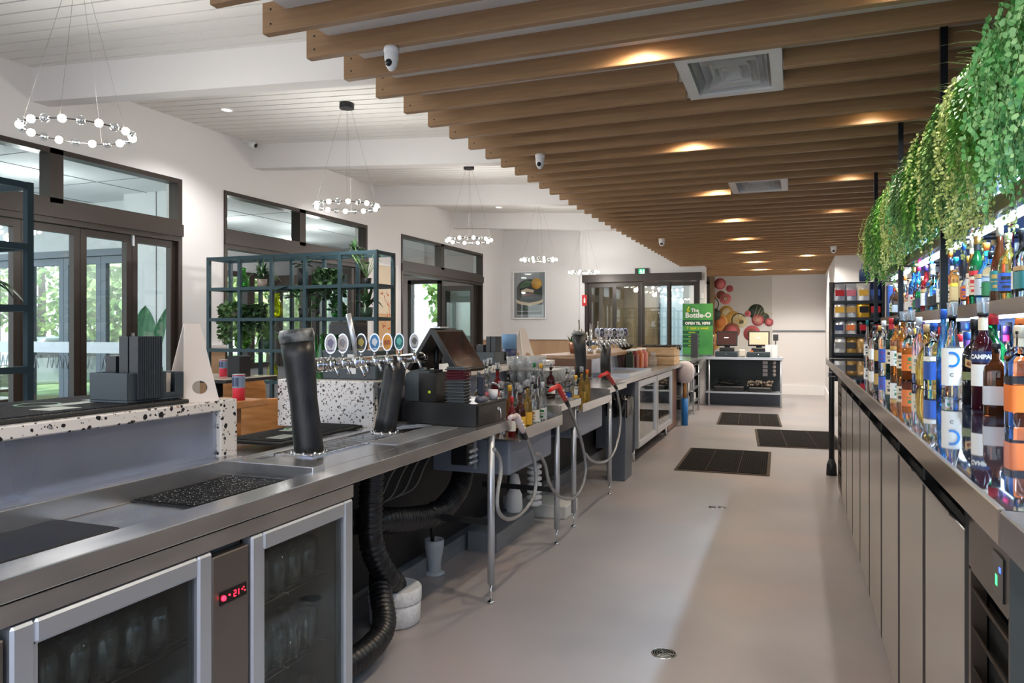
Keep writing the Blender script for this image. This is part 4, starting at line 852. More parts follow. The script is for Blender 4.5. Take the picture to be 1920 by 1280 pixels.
fridge(3.605, 5.33, [(3.605, 4.16), (4.16, 4.74), (4.74, 5.33)], [], 'middle steel back bar fridge with three plain doors')
fridge(5.335, 7.2, [(5.335, 5.92), (5.92, 6.55)], [(6.56, 7.1)], 'farthest steel back bar fridge ending in a silver vent strip')
solo('equipment_frame', MB().bbox((XD - .01, 1.36, 0), (1.05, 1.495, 1.09), .004), mat('frame_teal', (38, 62, 72), .4, .3), 'dark teal metal upright at the near right corner under the steel top', 'frame')
# shelves
def shelf(z0, z1, lab, led=True):
    t = thing('display_shelf', lab, 'shelf', group='back bar shelves')
    obj('board', MB().box((.632, .8, z0 + .005), (.98, 6.35, z1)), mat('shelf_board', (120, 130, 140), .08, .3), t); obj('fascia', MB().box((.62, .8, z0), (.632, 6.35, z1)), brownf, t)
    if led: obj('led_strip', MB().box((.69, .9, z0 - .007), (.71, 6.3, z0 + .004)), ledm, t)
shelf(1.452, 1.501, 'lower lit shelf of bottles over the dark counter'); shelf(1.79, 1.845, 'upper lit shelf with glassware behind the hanging foliage')
t = thing('planter_trough', 'long dark trough near the ceiling holding the trailing artificial foliage', 'planter'); m = MB().box((.64, .8, 2.06), (.98, 6.35, 2.08)).box((.64, .8, 2.08), (.655, 6.35, 2.20)).box((.965, .8, 2.08), (.98, 6.35, 2.20)); obj('trough', m, mat('trough_grey', (60, 64, 62), .5), t); obj('led_strip', MB().box((.90, .9, 2.048), (.93, 6.3, 2.06)), ledm, t)
for i, (y, z) in enumerate([(.0, 0)] * 0 + [(2.2, 0), (3.604, 0), (4.976, 0), (6.42, 0)]):
    m = MB().box((-.014, -.014, 1.47), (.014, .014, 2.735)); t = thing('shelf_post', 'black square post from the bar ceiling to the bottle shelves, %s from the camera' % ordw(i), 'post', (.595, y, 0), group='black shelf posts'); obj('post', m, mat('post_black', (22, 26, 32), .35, .4), t)
    obj('shelf_bracket', MB().box((.014, -.012, 1.46), (.30, .012, 1.452)).box((.014, -.012, 1.79), (.3, .012, 1.782)), mat('post_black'), t)
solo('mirror_panel', MB().box((.985, .8, 1.151), (.995, 7.3, 2.6)), mat('blue_mirror', (58, 118, 205), .3, .6), 'blue-lit mirrored panel behind the bottles', 'mirror')  # blue LED glow is put into the mirror's base colour
area('shelf_light', (.70, 3.6, 1.443), .03, 62, (.66, .83, 1), (0, 0, 0), 5.4, 1.9); area('shelf_light', (.70, 3.6, 1.781), .03, 50, (.5, .78, 1), (0, 0, 0), 5.4, 1.9); area('shelf_light', (.82, 3.6, 2.04), .05, 26, (.45, .75, 1), (0, 0, 0), 5.4, 2.2)
# ---------------------------------------------------------------- bottles
GL = {}
def gl(name, col, tr=.9, rough=.03):
    return mat('bottle_' + name, col, rough, trans=tr, ior=1.45)
GCOL = {'clear': ((238, 244, 248), 1.0), 'amber': ((196, 120, 50), .85), 'dark amber': ((96, 48, 24), .7), 'green': ((30, 120, 66), .8), 'dark green': ((24, 52, 34), .5), 'blue': ((70, 150, 230), .9), 'black': ((20, 18, 20), 0), 'brown': ((58, 34, 22), .3), 'golden': ((214, 176, 84), .9), 'red': ((160, 30, 34), .7), 'dark red': ((70, 16, 26), .5), 'white': ((232, 232, 228), 0), 'pink': ((226, 150, 160), .8), 'orange': ((226, 120, 50), .8)}
PC = {'white': (236, 236, 232), 'cream': (222, 210, 184), 'black': (24, 24, 26), 'red': (196, 34, 44), 'orange': (226, 116, 44), 'yellow': (230, 180, 60), 'gold': (190, 150, 80), 'blue': (38, 84, 170), 'navy': (26, 46, 92), 'teal': (26, 130, 136), 'green': (34, 120, 70), 'silver': (196, 200, 206), 'pink': (220, 120, 140), 'purple': (92, 60, 140), 'grey': (130, 134, 138), 'tan': (196, 160, 110), 'magenta': (206, 30, 90)}
def pmat(c, k=''): return mat('plastic_' + c + k, PC[c], .42)
SH = {  # shape: (profile as (r, z) with unit r and height), neck top z
    'tall': (.036, .30, [(.9, 0), (1, .012), (1, .62), (.93, .68), (.6, .76), (.38, .80), (.36, .97), (.40, .975), (.40, 1)]),
    'round': (.044, .27, [(.9, 0), (1, .015), (1, .56), (.95, .63), (.72, .70), (.42, .75), (.32, .80), (.30, .97), (.34, .975), (.34, 1)]),
    'bulb': (.050, .25, [(.8, 0), (1, .04), (1.02, .3), (.9, .5), (.55, .62), (.32, .70), (.27, .96), (.31, .965), (.31, 1)]),
    'wine': (.037, .31, [(.9, 0), (1, .01), (1, .60), (.9, .67), (.6, .74), (.40, .79), (.37, .98), (.42, .985), (.42, 1)]),
    'slim': (.030, .32, [(.9, 0), (1, .01), (.98, .45), (.8, .6), (.5, .74), (.40, .82), (.40, 1)]),
    'taper': (.040, .30, [(1, 0), (1.03, .02), (.92, .5), (.75, .62), (.45, .76), (.36, .82), (.35, 1)]),
    'square': (.036, .27, [(.96, 0), (1, .012), (1, .66), (.94, .70), (.5, .745), (.38, .76), (.37, .97), (.42, .975), (.42, 1)]),
    'flat': (.042, .22, [(.96, 0), (1, .012), (1, .64), (.9, .72), (.5, .80), (.34, .84), (.33, 1)])}
BM = {}
r9 = random.Random(3)
def bottle(loc, shape, glass, cap, label, lab, group, s=1, pour=False, capt=None, band=None, neck=None, rz=None, liquid=None, extra=None, lz=(.16, .44)):
    R, H, pf = SH[shape]; R *= s * .88; H *= s; sq = .75 if shape in ('square', 'flat') else 0; n = 20 if sq else 14
    t = thing('bottle', lab, 'bottle', loc, rnd.uniform(-.4, .4) if rz is None else rz, group)
    def ms(key, f, mt):
        k = (key, shape, s, mt.name)
        if k not in BM: BM[k] = mesh(key, f(), mt)
        return BM[k]
    def add(nm, me, par=t, label=None):
        o = bpy.data.objects.new(nm, me); C.objects.link(o); o.parent = par
        if label: o['label'] = label
        return o
    c, tr = GCOL[glass]; g = gl(glass, c, tr)
    add('body', ms('body', lambda: MB().lathe([(r * R, z * H) for r, z in pf] + [(.0001, H)], n=n, caps=True, sq=sq * 0 if False else sq), g))
    if liquid:
        lc, lt = GCOL[liquid]; add('liquid', ms('liquid' + liquid, lambda: MB().lathe([(r * R * .99 + .0006, z * H) for r, z in pf[1:3]], n=n, sq=sq), gl(liquid, lc, lt)))
    if label:
        za, zb = lz; k = 'label' + label + str(lz)
        add('label', ms(k, lambda: MB().lathe([(R * 1.012 + .0004, za * H), (R * 1.012 + .0004, zb * H)], n=n, caps=False, sq=sq), pmat(label)))
        mk = r9.choice(['black', 'navy', 'red', 'gold', 'green', 'grey', 'purple'])
        if mk != label and not extra:
            def patch(w_, a_, b_):
                m = MB(); rr = R * 1.012 + .0012; n_ = 5; c0 = math.radians(256)
                V = [(rr * math.cos(c0 + (q / n_ - .5) * w_), rr * math.sin(c0 + (q / n_ - .5) * w_), z) for q in range(n_ + 1) for z in (a_, b_)]
                m.add(V, [(2 * q, 2 * q + 2, 2 * q + 3, 2 * q + 1) for q in range(n_)]); return m
            hh = (lz[1] - lz[0]) * H; z0 = lz[0] * H
            if not sq: add('label_print', ms('mk' + mk + str(lz), lambda: join(join(patch(1.0, z0 + hh * .62, z0 + hh * .82), patch(1.3, z0 + hh * .44, z0 + hh * .49)), patch(.7, z0 + hh * .15, z0 + hh * .3)), pmat(mk)))
    if band:
        za = lz[1] + .015; add('label_band', ms('band' + band, lambda: MB().lathe([(R * 1.014 + .0004, za * H), (R * 1.014 + .0004, (za + .07) * H)], n=n, caps=False, sq=sq), pmat(band)))
    if neck: add('neck_wrap', ms('neck' + neck, lambda: MB().lathe([(pf[-2][0] * R * 1.06, .84 * H), (pf[-2][0] * R * 1.06, .975 * H)], n=12, caps=False), pmat(neck)))
    if pour:
        add('pourer_cup', ms('cup', lambda: MB().lathe([(.0125 * s, H), (.016 * s, H + .006), (.0175 * s, H + .045 * s), (.019 * s, H + .055 * s)], n=14, caps=False), tumbler)); add('pourer_base', ms('pb', lambda: MB().lathe([(.016 * s, H - .004), (.017 * s, H + .008), (.006, H + .01), (.005, H + .04 * s)], n=12), pmat('black')))
    elif cap: add('cap', ms('cap' + cap, lambda: MB().lathe([(pf[-1][0] * R * 1.1, H * .93), (pf[-1][0] * R * 1.12, H + .012), (pf[-1][0] * R * 1.0, H + .016)], n=14), pmat(cap)))
    if extra: extra(t, R, H)
    return t
def wrap_text(t, txt, size, R, z, mt, nm='lettering', ang=PI, bold=.001, spin=0, lift=.0012):
    """bend flat lettering round the bottle, centred at angle ang"""
    m = text_mb(txt, size, bold=bold)
    if spin: moved(m, Matrix.Rotation(spin, 4, 'Y'))
    rr = R + lift; out = []
    for x, _, zz in m.v:
        a = ang + x / rr; out.append((rr * math.cos(a), rr * math.sin(a), z + zz))
    m.v = out; obj(nm, m, mt, t)
FA = math.radians(256)     # side of a bottle that faces the aisle and the camera
def ring_label(t, R, H):
    m = MB(); rr = R * 1.012 + .0015; vs = []; fs = []
    for i in range(22):
        a = PI * (-.62) + i * 2 * PI * .62 / 21
        for q in (.020, .029): vs.append((q * math.cos(a), q * math.sin(a)))
    V = [(rr * math.cos(FA + x / rr), rr * math.sin(FA + x / rr), H * .48 + z) for x, z in vs]
    m.add(V, [(2 * i, 2 * i + 1, 2 * i + 3, 2 * i + 2) for i in range(21)]); obj('ring_mark', m, mat('ring_blue', (34, 120, 200), .4), t); wrap_text(t, 'C', .018, R, H * .27, pmat('grey'), ang=FA)
def camp(t, R, H):
    m = MB().lathe([(R * 1.02, .50 * H), (R * 1.02, .62 * H)], n=18, caps=False); obj('label_band', m, pmat('navy'), t); wrap_text(t, 'CAMPARI', .0185, R * 1.02, H * .54, pmat('white'), ang=FA, lift=.001)
def bail(t, R, H):
    M_ = MB(); rr = R * 1.015; n = 8
    vs = []
    for i in range(n + 1):
        x = -.03 + .06 * i / n; vs += [(x, -.013 + x * -.35), (x, .013 + x * -.35)]
    V = [((rr + .0008) * math.cos(FA + x / rr), (rr + .0008) * math.sin(FA + x / rr), H * .48 + z) for x, z in vs]
    M_.add(V, [(2 * i, 2 * i + 2, 2 * i + 3, 2 * i + 1) for i in range(n)]); obj('label_scroll', M_, pmat('tan'), t); wrap_text(t, 'BAILEYS', .015, rr, H * .46, mat('bail_brown', (110, 40, 20), .5), ang=FA, spin=.34, lift=.0018)
    obj('label_patch', MB().lathe([(R * 1.01, .3 * H), (R * 1.01, .40 * H)], n=14, caps=False), mat('bail_green', (120, 130, 90), .5), t)
used = set()
def uniq(s):
    assert s not in used, s
    used.add(s); return s
Gf = 'spirit bottles on the dark counter'
front = [  # Y, shape, glass, cap, label, kwargs, description
    (2.27, 'square', 'clear', 'cream', 'orange', dict(band='black', neck='cream', s=.92), 'clear bottle with yellow-orange label under a black band on the dark counter'),
    ((.558, 2.557), 'flat', 'dark amber', 'black', 'silver', dict(s=.9), 'short dark amber bottle with a silver label on the dark counter beside the green bottle'),
    ((.62, 2.88), 'round', 'green', 'red', None, dict(band='green', s=1.08), 'round emerald green bottle with red collar on the dark counter'),
    ((.56, 2.73), 'tall', 'dark red', None, 'white', dict(pour=True, extra=camp, neck='cream', lz=(.25, .48)), 'dark red aperitif bottle with white capitals on a blue band and clear pourer cup'),
    ((.578, 2.93), 'round', 'black', 'black', None, dict(extra=bail, s=1.02), 'black cream-liqueur bottle with tan scroll label beside the dark red aperitif bottle'),
    ((.55, 3.16), 'taper', 'clear', None, 'white', dict(pour=True, extra=ring_label, lz=(.16, .62)), 'clear vodka bottle with white label and broken blue ring'),
    ((.60, 2.47), 'square', 'clear', 'orange', 'orange', dict(liquid='orange'), 'clear bottle with tall orange label behind the short dark amber bottle'),
    ((.66, 2.62), 'tall', 'clear', 'navy', 'white', dict(neck='navy'), 'clear bottle with navy cap and neck standing behind the emerald bottle'),
    (3.37, 'slim', 'blue', 'blue', None, dict(liquid='blue'), 'slim pale blue bottle with deep blue foot on the dark counter'),
    (3.56, 'square', 'clear', 'blue', 'blue', dict(band='white'), 'clear square bottle with blue and white label on the dark counter'),
    (3.76, 'bulb', 'golden', 'tan', None, dict(s=1.05), 'golden round-bodied bottle with a cork stopper on the dark counter'),
    (3.98, 'tall', 'clear', 'silver', 'cream', dict(), 'clear bottle with cream label between the golden and the orange-labelled bottle'),
    (4.22, 'round', 'clear', 'orange', 'orange', dict(liquid='orange', s=1.1, pour=True), 'wide clear bottle with bold orange label and pourer on the dark counter'),
    (4.48, 'tall', 'amber', 'red', 'cream', dict(pour=True), 'amber whisky bottle with cream label and clear pourer, halfway along the dark counter'),
    (4.75, 'wine', 'amber', 'black', 'white', dict(band='gold'), 'amber bottle with white label and gold strip on the far half of the dark counter'),
    (5.05, 'wine', 'dark green', 'red', 'cream', dict(neck='red'), 'dark green wine bottle with red neck foil and cream label'),
    (5.35, 'tall', 'clear', 'white', 'blue', dict(), 'clear bottle with plain blue label on the far half of the dark counter'),
    (5.65, 'round', 'black', 'gold', 'gold', dict(), 'black bottle with gold label near the far end of the dark counter'),
    (5.95, 'square', 'clear', 'black', 'white', dict(), 'clear square bottle with white label near the far end of the dark counter'),
    (6.3, 'tall', 'brown', 'black', 'cream', dict(), 'brown bottle with cream label near the snack rack'),
    (6.65, 'slim', 'clear', 'teal', 'white', dict(), 'slim clear bottle with teal cap nearest the snack rack')]
for y, sh_, g_, c_, l_, kw, d in front: bottle((*( y if isinstance(y, tuple) else (.55 + rnd.uniform(-.01, .01), y)), ZR), sh_, g_, c_, l_, uniq(d), Gf, rz=0 if kw.get('extra') else None, **kw)
r2 = random.Random(5)
glist = ['clear'] * 13 + ['amber'] * 3 + ['dark amber', 'green', 'dark green', 'golden', 'golden', 'blue', 'black', 'brown', 'red', 'pink']
clist = ['silver', 'black', 'black', 'gold', 'red', 'blue', 'navy', 'teal', 'orange', 'white', 'cream', 'purple', 'yellow', 'magenta', 'tan']
llist = ['white', 'white', 'white', 'cream', 'cream', 'cream', 'silver', 'black', 'blue', 'yellow', 'red', 'green', 'orange', 'tan', 'silver', 'teal', 'navy']
shapes = list(SH)
def row(x, y0, y1, step, z, where, grp, scl=(.84, .92)):
    y = y0; i = 0
    while y < y1:
        if all(abs(y - p) > .04 for p in (3.604, 4.976)) or x > .65:
            sh_ = r2.choice(shapes); g_ = r2.choice(glist); c_ = r2.choice(clist); l_ = r2.choice(llist); s_ = r2.choice([scl[0], (scl[0] + scl[1]) / 2, scl[1]]); pr = r2.random() < .14 and where.startswith('second')
            kw = {}
            if r2.random() < .3: kw['band'] = r2.choice(llist)
            if r2.random() < .35: kw['neck'] = r2.choice(clist)
            if g_ == 'clear' and r2.random() < .35: kw['liquid'] = r2.choice(['amber', 'golden', 'pink', 'orange', 'green'])
            d = '%s %s bottle, %s label, %s, %s, %s from the camera' % ({'tall': 'straight', 'round': 'round-shouldered', 'bulb': 'bulbous', 'wine': 'wine-shaped', 'slim': 'slim', 'taper': 'tapered', 'square': 'square', 'flat': 'squat'}[sh_], g_, l_, 'pourer' if pr else c_ + ' cap', where, ordw(i))
            bottle((x + r2.uniform(-.012, .012), y, z), sh_, g_, c_, l_, uniq(d), grp, s=round(s_, 2), pour=pr, **kw); i += 1
        y += step * r2.uniform(.9, 1.1)
row(.645, 3.0, 6.9, .125, ZR, 'second counter row', Gf)
row(.74, 2.75, 6.9, .125, ZR, 'third counter row', Gf, (.84, .9))
row(.85, 3.1, 6.9, .14, ZR, 'back counter row', Gf, (.84, .9))
row(.685, 1.9, 6.1, .105, 1.501, 'lower shelf front row', 'bottles on the lower lit shelf', (.8, .88))
row(.80, 2.3, 6.1, .12, 1.501, 'lower shelf back row', 'bottles on the lower lit shelf', (.8, .88))
stem = mesh('stem_glass', MB().lathe([(.032, 0), (.03, .003), (.004, .006), (.004, .07), (.02, .085), (.034, .12), (.032, .17)], n=14, caps=False), tumbler)
y = 2.0; i = 0
while y < 6.15:
    o = bpy.data.objects.new('wine_glass', stem); C.objects.link(o); o.location = (.73, y, 1.845); tag(o, 'clear stemmed wine glass on the upper lit shelf, %s from the camera' % ordw(i), 'glass', 'wine glasses on the upper shelf'); y += .11; i += 1
# dark blue boxed items at the far end of the lower shelf
solo('gift_box', MB().bbox((-.05, -.05, 0), (.05, .05, .24), .004), pmat('navy'), 'navy gift box at the far end of the lower shelf', 'box', loc=(.70, 6.22, 1.501))
solo('gift_box', MB().bbox((-.05, -.04, 0), (.05, .04, .17), .004), mat('box_bluegrey', (64, 80, 112), .4), 'smaller blue-grey box behind the navy gift box on the lower shelf', 'box', loc=(.85, 6.25, 1.501))
# ---------------------------------------------------------------- hanging foliage
fol = {'fern': noisy('foliage_fern', (82, 156, 60), (150, 206, 98), (1, 1, 1), (.5, .6), nscale=12), 'lime': noisy('foliage_lime', (180, 202, 108), (222, 230, 160), (1, 1, 1), (.5, .6), nscale=12), 'aqua': noisy('foliage_bluegreen', (100, 184, 100), (176, 226, 160), (1, 1, 1), (.5, .6), nscale=12), 'bright': noisy('foliage_bright', (50, 176, 48), (124, 220, 84), (1, 1, 1), (.5, .6), nscale=14), 'dull': noisy('foliage_dull', (84, 134, 70), (144, 180, 106), (1, 1, 1), (.5, .6), nscale=10)}
for mm_ in fol.values(): mm_.node_tree.nodes['Principled BSDF'].inputs['Subsurface Weight'].default_value = 0
tuft = noisy('grass_blade', (120, 122, 92), (178, 178, 146), (1, 1, 1), (.5, .6), nscale=8); stemm = mat('stem_green', (84, 120, 56), .7)
def bunch(y, kind, drop, lab, wide=.175, n=34):
    t = thing('trailing_plant', lab, 'hanging plant', (.665, y, 2.19), group='trailing plants above the bottle shelves')
    r = random.Random(int(y * 100)); m = MB(); st = MB(); n = int(n * 2.6)
    for i in range(n):
        y0 = r.uniform(-wide, wide) * .9; x0 = r.uniform(-.13, .04); D = .98 * drop * r.uniform(.45, 1) * (1 - .45 * (abs(y0) / wide) ** 2); out = r.uniform(.02, .09)
        P = [Vector((x0 * .3 + .03, y0 * .8, r.uniform(-.02, .06))), Vector((x0 - out * .6, y0, .04)), Vector((x0 - out, y0 * 1.05, -.08))]
        k = 7
        for j in range(1, k + 1): P.append(Vector((x0 - out + r.uniform(-.012, .012), y0 * 1.05 + r.uniform(-.014, .014), -.08 - (D - .08) * j / k)))
        st.tube(P, .0009, 3, caps=False)
        for a, b in zip(P[1:], P[2:]):
            seg = (b - a).length; cnt = max(2, int(seg / (.012 if kind in ('fern', 'lime') else .010)))
            for q in range(cnt):
                p = a.lerp(b, q / cnt)
                if kind == 'fern' or kind == 'dull':
                    for sgn in (-1, 1): m.leaf(p, (r.uniform(-.8, .2), sgn, r.uniform(-.9, -.1)), (1, 0, .3), r.uniform(.03, .05), .008)
                elif kind == 'lime':
                    for sgn in (-1, 1): m.leaf(p, (r.uniform(-1, .3), sgn * r.uniform(.3, 1), r.uniform(-1, .1)), (r.uniform(-1, 1), 0, 1), r.uniform(.012, .02), .010)
                elif kind == 'aqua':
                    d = Vector((r.uniform(-1, .3), r.uniform(-1, 1), r.uniform(-.8, .3))); m.leaf(p, d, (0, r.uniform(-1, 1), 1), r.uniform(.012, .02), r.uniform(.013, .02), .1)
                else:
                    for _ in range(2): m.leaf(p, (r.uniform(-1, .4), r.uniform(-1, 1), r.uniform(-1, .4)), (r.uniform(-1, 1), 0, 1), r.uniform(.010, .016), .011)
    obj('leaves', m, fol[kind], t); obj('stems', st, stemm, t)
    g = MB()
    for i in range(30):
        y0 = r.uniform(-wide, wide); L = r.uniform(.12, .26); a = r.uniform(-.95, .2); P = []
        for j in range(5):
            q = j / 4; P.append(Vector((-.02 + L * q * math.sin(a) * 1.1, y0 + r.uniform(-.01, .01) + .1 * q * math.sin(i), .03 + L * q * .85 - .5 * L * q * q)))
        for p_, q_, w_ in zip(P, P[1:], (.012, .014, .011, .005)):
            g.add([p_ + Vector((0, w_ / 2, 0)), p_ - Vector((0, w_ / 2, 0)), q_ - Vector((0, w_ / 2.6, 0)), q_ + Vector((0, w_ / 2.6, 0))], [(0, 1, 2, 3)], True)
    obj('grass_blades', g, tuft, t)
kinds = [(1.45, 'bright', .36), (1.75, 'bright', .33), (2.05, 'aqua', .40), (2.35, 'aqua', .52), (2.62, 'fern', .40), (2.90, 'lime', .58), (3.18, 'dull', .44), (3.46, 'lime', .50), (3.75, 'fern', .42), (4.05, 'dull', .46), (4.35, 'aqua', .42), (4.65, 'lime', .50), (4.95, 'fern', .48), (5.3, 'dull', .46), (5.65, 'fern', .52), (5.95, 'lime', .46)]
nm = {'bright': 'bright green small-leaved', 'aqua': 'blue-green round-leaved', 'fern': 'feathery deep green', 'lime': 'yellow-green lacy', 'dull': 'soft dull green'}
for i, (y, k, d) in enumerate(kinds): bunch(y, k, d, '%s trailing plant over the bottle shelves, %s bunch from the camera' % (nm[k], ordw(i)))
# ---------------------------------------------------------------- snack rack at the far end
RX, RY = .335, 7.8
t = thing('snack_rack', 'tall black wire rack of crisps and jerky at the end of the back bar', 'rack', (RX, RY, 0))
bkm = mat('rack_black', (24, 28, 34), .4)
obj('post', MB().tube([(0, 0, .02), (0, 0, 1.87)], .026, 12).lathe([(.05, 0), (.045, .1), (.026, .16)], n=14), bkm, t)
obj('post', MB().tube([(.45, 0, 0), (.45, 0, 1.87)], .016, 10), bkm, t)
obj('back_grid', MB().box((0, .18, .9), (.46, .19, 1.88)), mat('rack_back', (20, 34, 46), .5), t)
obj('side_panel', MB().box((.44, -.02, .9), (.45, .18, 1.88)), mat('rack_back'), t)
for z in (1.16, 1.34, 1.50, 1.66): obj('tray', MB().box((.02, -.02, z), (.44, .18, z + .008)).box((.02, -.025, z), (.44, -.02, z + .03)), bkm, t)
obj('bracket', MB().tube([(-.03, -.03, 1.0), (.03, -.03, 1.0), (.03, -.03, .96), (-.03, -.03, .96), (-.03, -.03, 1.0)], .006, 6), chrome, t)
def packet(mats_): 
    m = MB(); W, H = .05, .075; vs = []
    for j, z in enumerate((-1, -.82, -.4, 0, .4, .82, 1)):
        b = (0.001, .006, .02, .026, .02, .006, .001)[j]
        for x, q in ((-1, 0), (-.6, .8), (0, 1), (.6, .8), (1, 0)): vs.append((x * W, -b * q, z * H))
        for x, q in ((.6, .8), (0, 1), (-.6, .8)): vs.append((x * W, b * q, z * H))
    fs = [(j * 8 + i, j * 8 + (i + 1) % 8, (j + 1) * 8 + (i + 1) % 8, (j + 1) * 8 + i) for j in range(6) for i in range(8)]; m.add(vs, fs, True)
    for k in range(8, 40): 
        pass
    return m
pk = {}
def pack(x, y, z, c1, c2, lab, s=1, rot=0):
    t = thing('snack_packet', lab, 'snack packet', (RX + x, RY + y, z + .075 * s), group='snack packets on the black rack'); t.rotation_euler = (-.15, rot, rnd.uniform(-.2, .2)); t.scale = (s, 1, s)
    if 'p' not in pk: pk['p'] = packet(None)
    m = pk['p']; obj('bag', m, mat('foil_' + c1, PC[c1], .25, .35), t); obj('printed_panel', MB().bbox((-.034, -.0285, -.03), (.034, -.024, .02), .006), pmat(c2), t)
cols = [[('silver', 'red'), ('silver', 'pink'), ('white', 'yellow'), ('navy', 'blue')], [('white', 'yellow'), ('silver', 'gold'), ('yellow', 'black'), ('black', 'red')], [('silver', 'navy'), ('white', 'orange'), ('black', 'red'), ('black', 'red')], [('white', 'grey'), ('gold', 'black'), ('tan', 'gold'), ('navy', 'teal')]]
for r_, z in enumerate((1.675, 1.515, 1.35, 1.17)):
    for c__ in range(4):
        a, b = cols[r_][c__]; pack(.07 + c__ * .105, -.0 + .02 * (c__ % 2), z, a, b, '%s snack packet with %s print on the black rack, %s row, %s from the left' % (a, b, ('top', 'second', 'third', 'bottom')[r_], ordw(c__)), 1.22 if r_ != 2 else 1.1)
solo('blue_dispenser', MB().lathe([(.0001, 0), (.05, 0), (.055, .1), (.03, .14), (.03, .17), (.0001, .18)], n=14, caps=False), mat('disp_blue2', (60, 84, 130), .3), 'blue bottle-like dispenser on top of the snack rack', 'dispenser', loc=(RX + .3, RY + .1, 1.88))
# ---------------------------------------------------------------- tap towers on the near bench
frost = noisy('frosted_black', (8, 9, 10), (32, 34, 37), (1, 1, .5), (.25, .6), nscale=22, bump=.5, dist=.006)
frostw = noisy('frost_rim', (60, 64, 68), (150, 152, 150), (1, 1, 1), (.2, .5), nscale=25)
def lerp(a, b, t): return tuple(x + (y - x) * t for x, y in zip(a, b))
t = thing('tap_column', 'frosted black leaning column with a pale icy rim, nearest the camera on the steel bench', 'beer font', (-1.773, 2.411, ZC))
top = at(556, 626, Y=2.40); P = [lerp((0, 0, 0), (top.x + 1.773, top.y - 2.411, top.z - ZC), q) for q in (0, .08, .25, .45, .65, .8, .93)]
obj('column', MB().tube(P, [.058, .056, .055, .053, .058, .062, .066], 22), frost, t)
e0 = P[-1]; dv = Vector(P[-1]) - Vector(P[0]); dv.normalize()
obj('rim', MB().tube([Vector(e0) - dv * .0, Vector(e0) + dv * .03, Vector(e0) + dv * .05, Vector(e0) + dv * .045], [.067, .069, .064, .05], 22), frostw, t)
m = MB().lathe([(.075, 0), (.075, .006), (.06, .012)], n=24)
for k in range(10): a = 2 * PI * k / 10; m.lathe([(.006, .006), (.006, .014), (.0001, .016)], (.066 * math.cos(a), .066 * math.sin(a), 0), 8, caps=False)
obj('base_flange', m, chrome, t)
t = thing('beer_font', 'black leaning font with chrome tap rail and seven badge handles on the steel bench', 'beer font', (-1.795, 3.015, ZC)); O = Vector((-1.795, 3.015, ZC))
topc = at(744, 672, X=-1.79) - O; P = [lerp((0, 0, 0), tuple(topc), q) for q in (0, .2, .4, .6, .8, 1)]
obj('column', MB().tube(P, [.052, .05, .05, .05, .052, .05], 22), frost, t)
m = MB().lathe([(.068, 0), (.068, .006), (.054, .012)], n=24)
for k in range(10): a = 2 * PI * k / 10; m.lathe([(.006, .006), (.006, .014), (.0001, .016)], (.06 * math.cos(a), .06 * math.sin(a), 0), 8, caps=False)
obj('base_flange', m, chrome, t)
zr = 1.262 - ZC
rail = [Vector((-1.80, y, 0)) - Vector((O.x, O.y, 0)) + Vector((0, 0, zr)) for y in (2.50, 2.70, 2.9, 3.1, 3.40)]
m = MB().tube(rail, .024, 18); 
for y in (2.50, 2.53, 2.56, 2.59): m.tube([(-.005, y - O.y, zr), (-.005, y + .012 - O.y, zr)], .030, 18)
m.ball((-.005, 2.5 - O.y, zr), .030, 16); m.ball((-.005, 3.4 - O.y, zr), .030, 16); obj('tap_rail', m, chrome, t)
bad = [(2.535, (206, 206, 212), (120, 116, 150)), (2.62, (212, 206, 206), (150, 150, 156)), (2.76, (48, 46, 40), (176, 160, 70)), (2.87, (60, 130, 190), (220, 232, 240)), (2.98, (226, 154, 40), (150, 50, 20)), (3.09, (20, 110, 106), (100, 190, 180)), (3.24, (190, 190, 190), (90, 90, 90))]
def tapset(par, O, X, y, zc_, c1, c2, i, s=1, big=False):
    yy = y - O.y; xx = X - O.x; zz = zc_ - O.z
    m = MB(); m.tube([(xx, yy, zz), (xx + .045 * s, yy, zz)], .014 * s, 12).lathe([(.016 * s, -.02 * s), (.019 * s, 0), (.016 * s, .022 * s), (.010 * s, .034 * s)], (xx + .05 * s, yy, zz), 12)
    m.tube([(xx + .05 * s, yy, zz), (xx + .075 * s, yy, zz - .012 * s), (xx + .10 * s, yy - .004, zz - .055 * s)], [.012 * s, .010 * s, .008 * s], 10)
    tp = obj('tap', m, chrome, par)
    h0 = Vector((xx + .05 * s, yy, zz + .03 * s))
    if big: obj('handle', MB().tube([h0, h0 + Vector((0, -.01, .06)), h0 + Vector((-.012, -.035, .18))], [.007, .011, .011], 12), alum, tp); return
    h = obj('handle', MB().tube([h0, h0 + Vector((0, 0, .025 * s))], .006 * s, 10), chrome, tp)
    cb = MB(); sh = .052 * s; R = Matrix.Translation(h0 + Vector((0, 0, .025 * s + sh))) @ Matrix.Rotation(math.radians(28), 4, 'Z')
    n = 22
    def el(rx, rz, y0, y1): q = MB(); q.prism([(rx * math.cos(2 * PI * k / n), rz * math.sin(2 * PI * k / n)) for k in range(n)], y0, y1, 'y'); return moved(q, R)
    obj('badge_rim', el(.030 * s, sh, -.006, .008), chrome, par); obj('badge', el(.025 * s, sh * .86, -.0085, -.006), mat('badge_%d' % i, c1, .25), par)
    q = MB(); 
    if i == 4:
        for k in range(3): q.box((-.012 + k * .009, -.0105, -.012), (-.007 + k * .009, -.0085, .010))
    else: q.prism([(-.012, -.004), (.004, -.018), (.014, .006), (.002, .022), (-.010, .014)], -.0105, -.0085, 'y'); q.box((-.014, -.0105, -.030), (.014, -.0085, -.026))
    obj('badge_emblem', moved(q, R), mat('emblem_%d' % i, c2, .3), par)
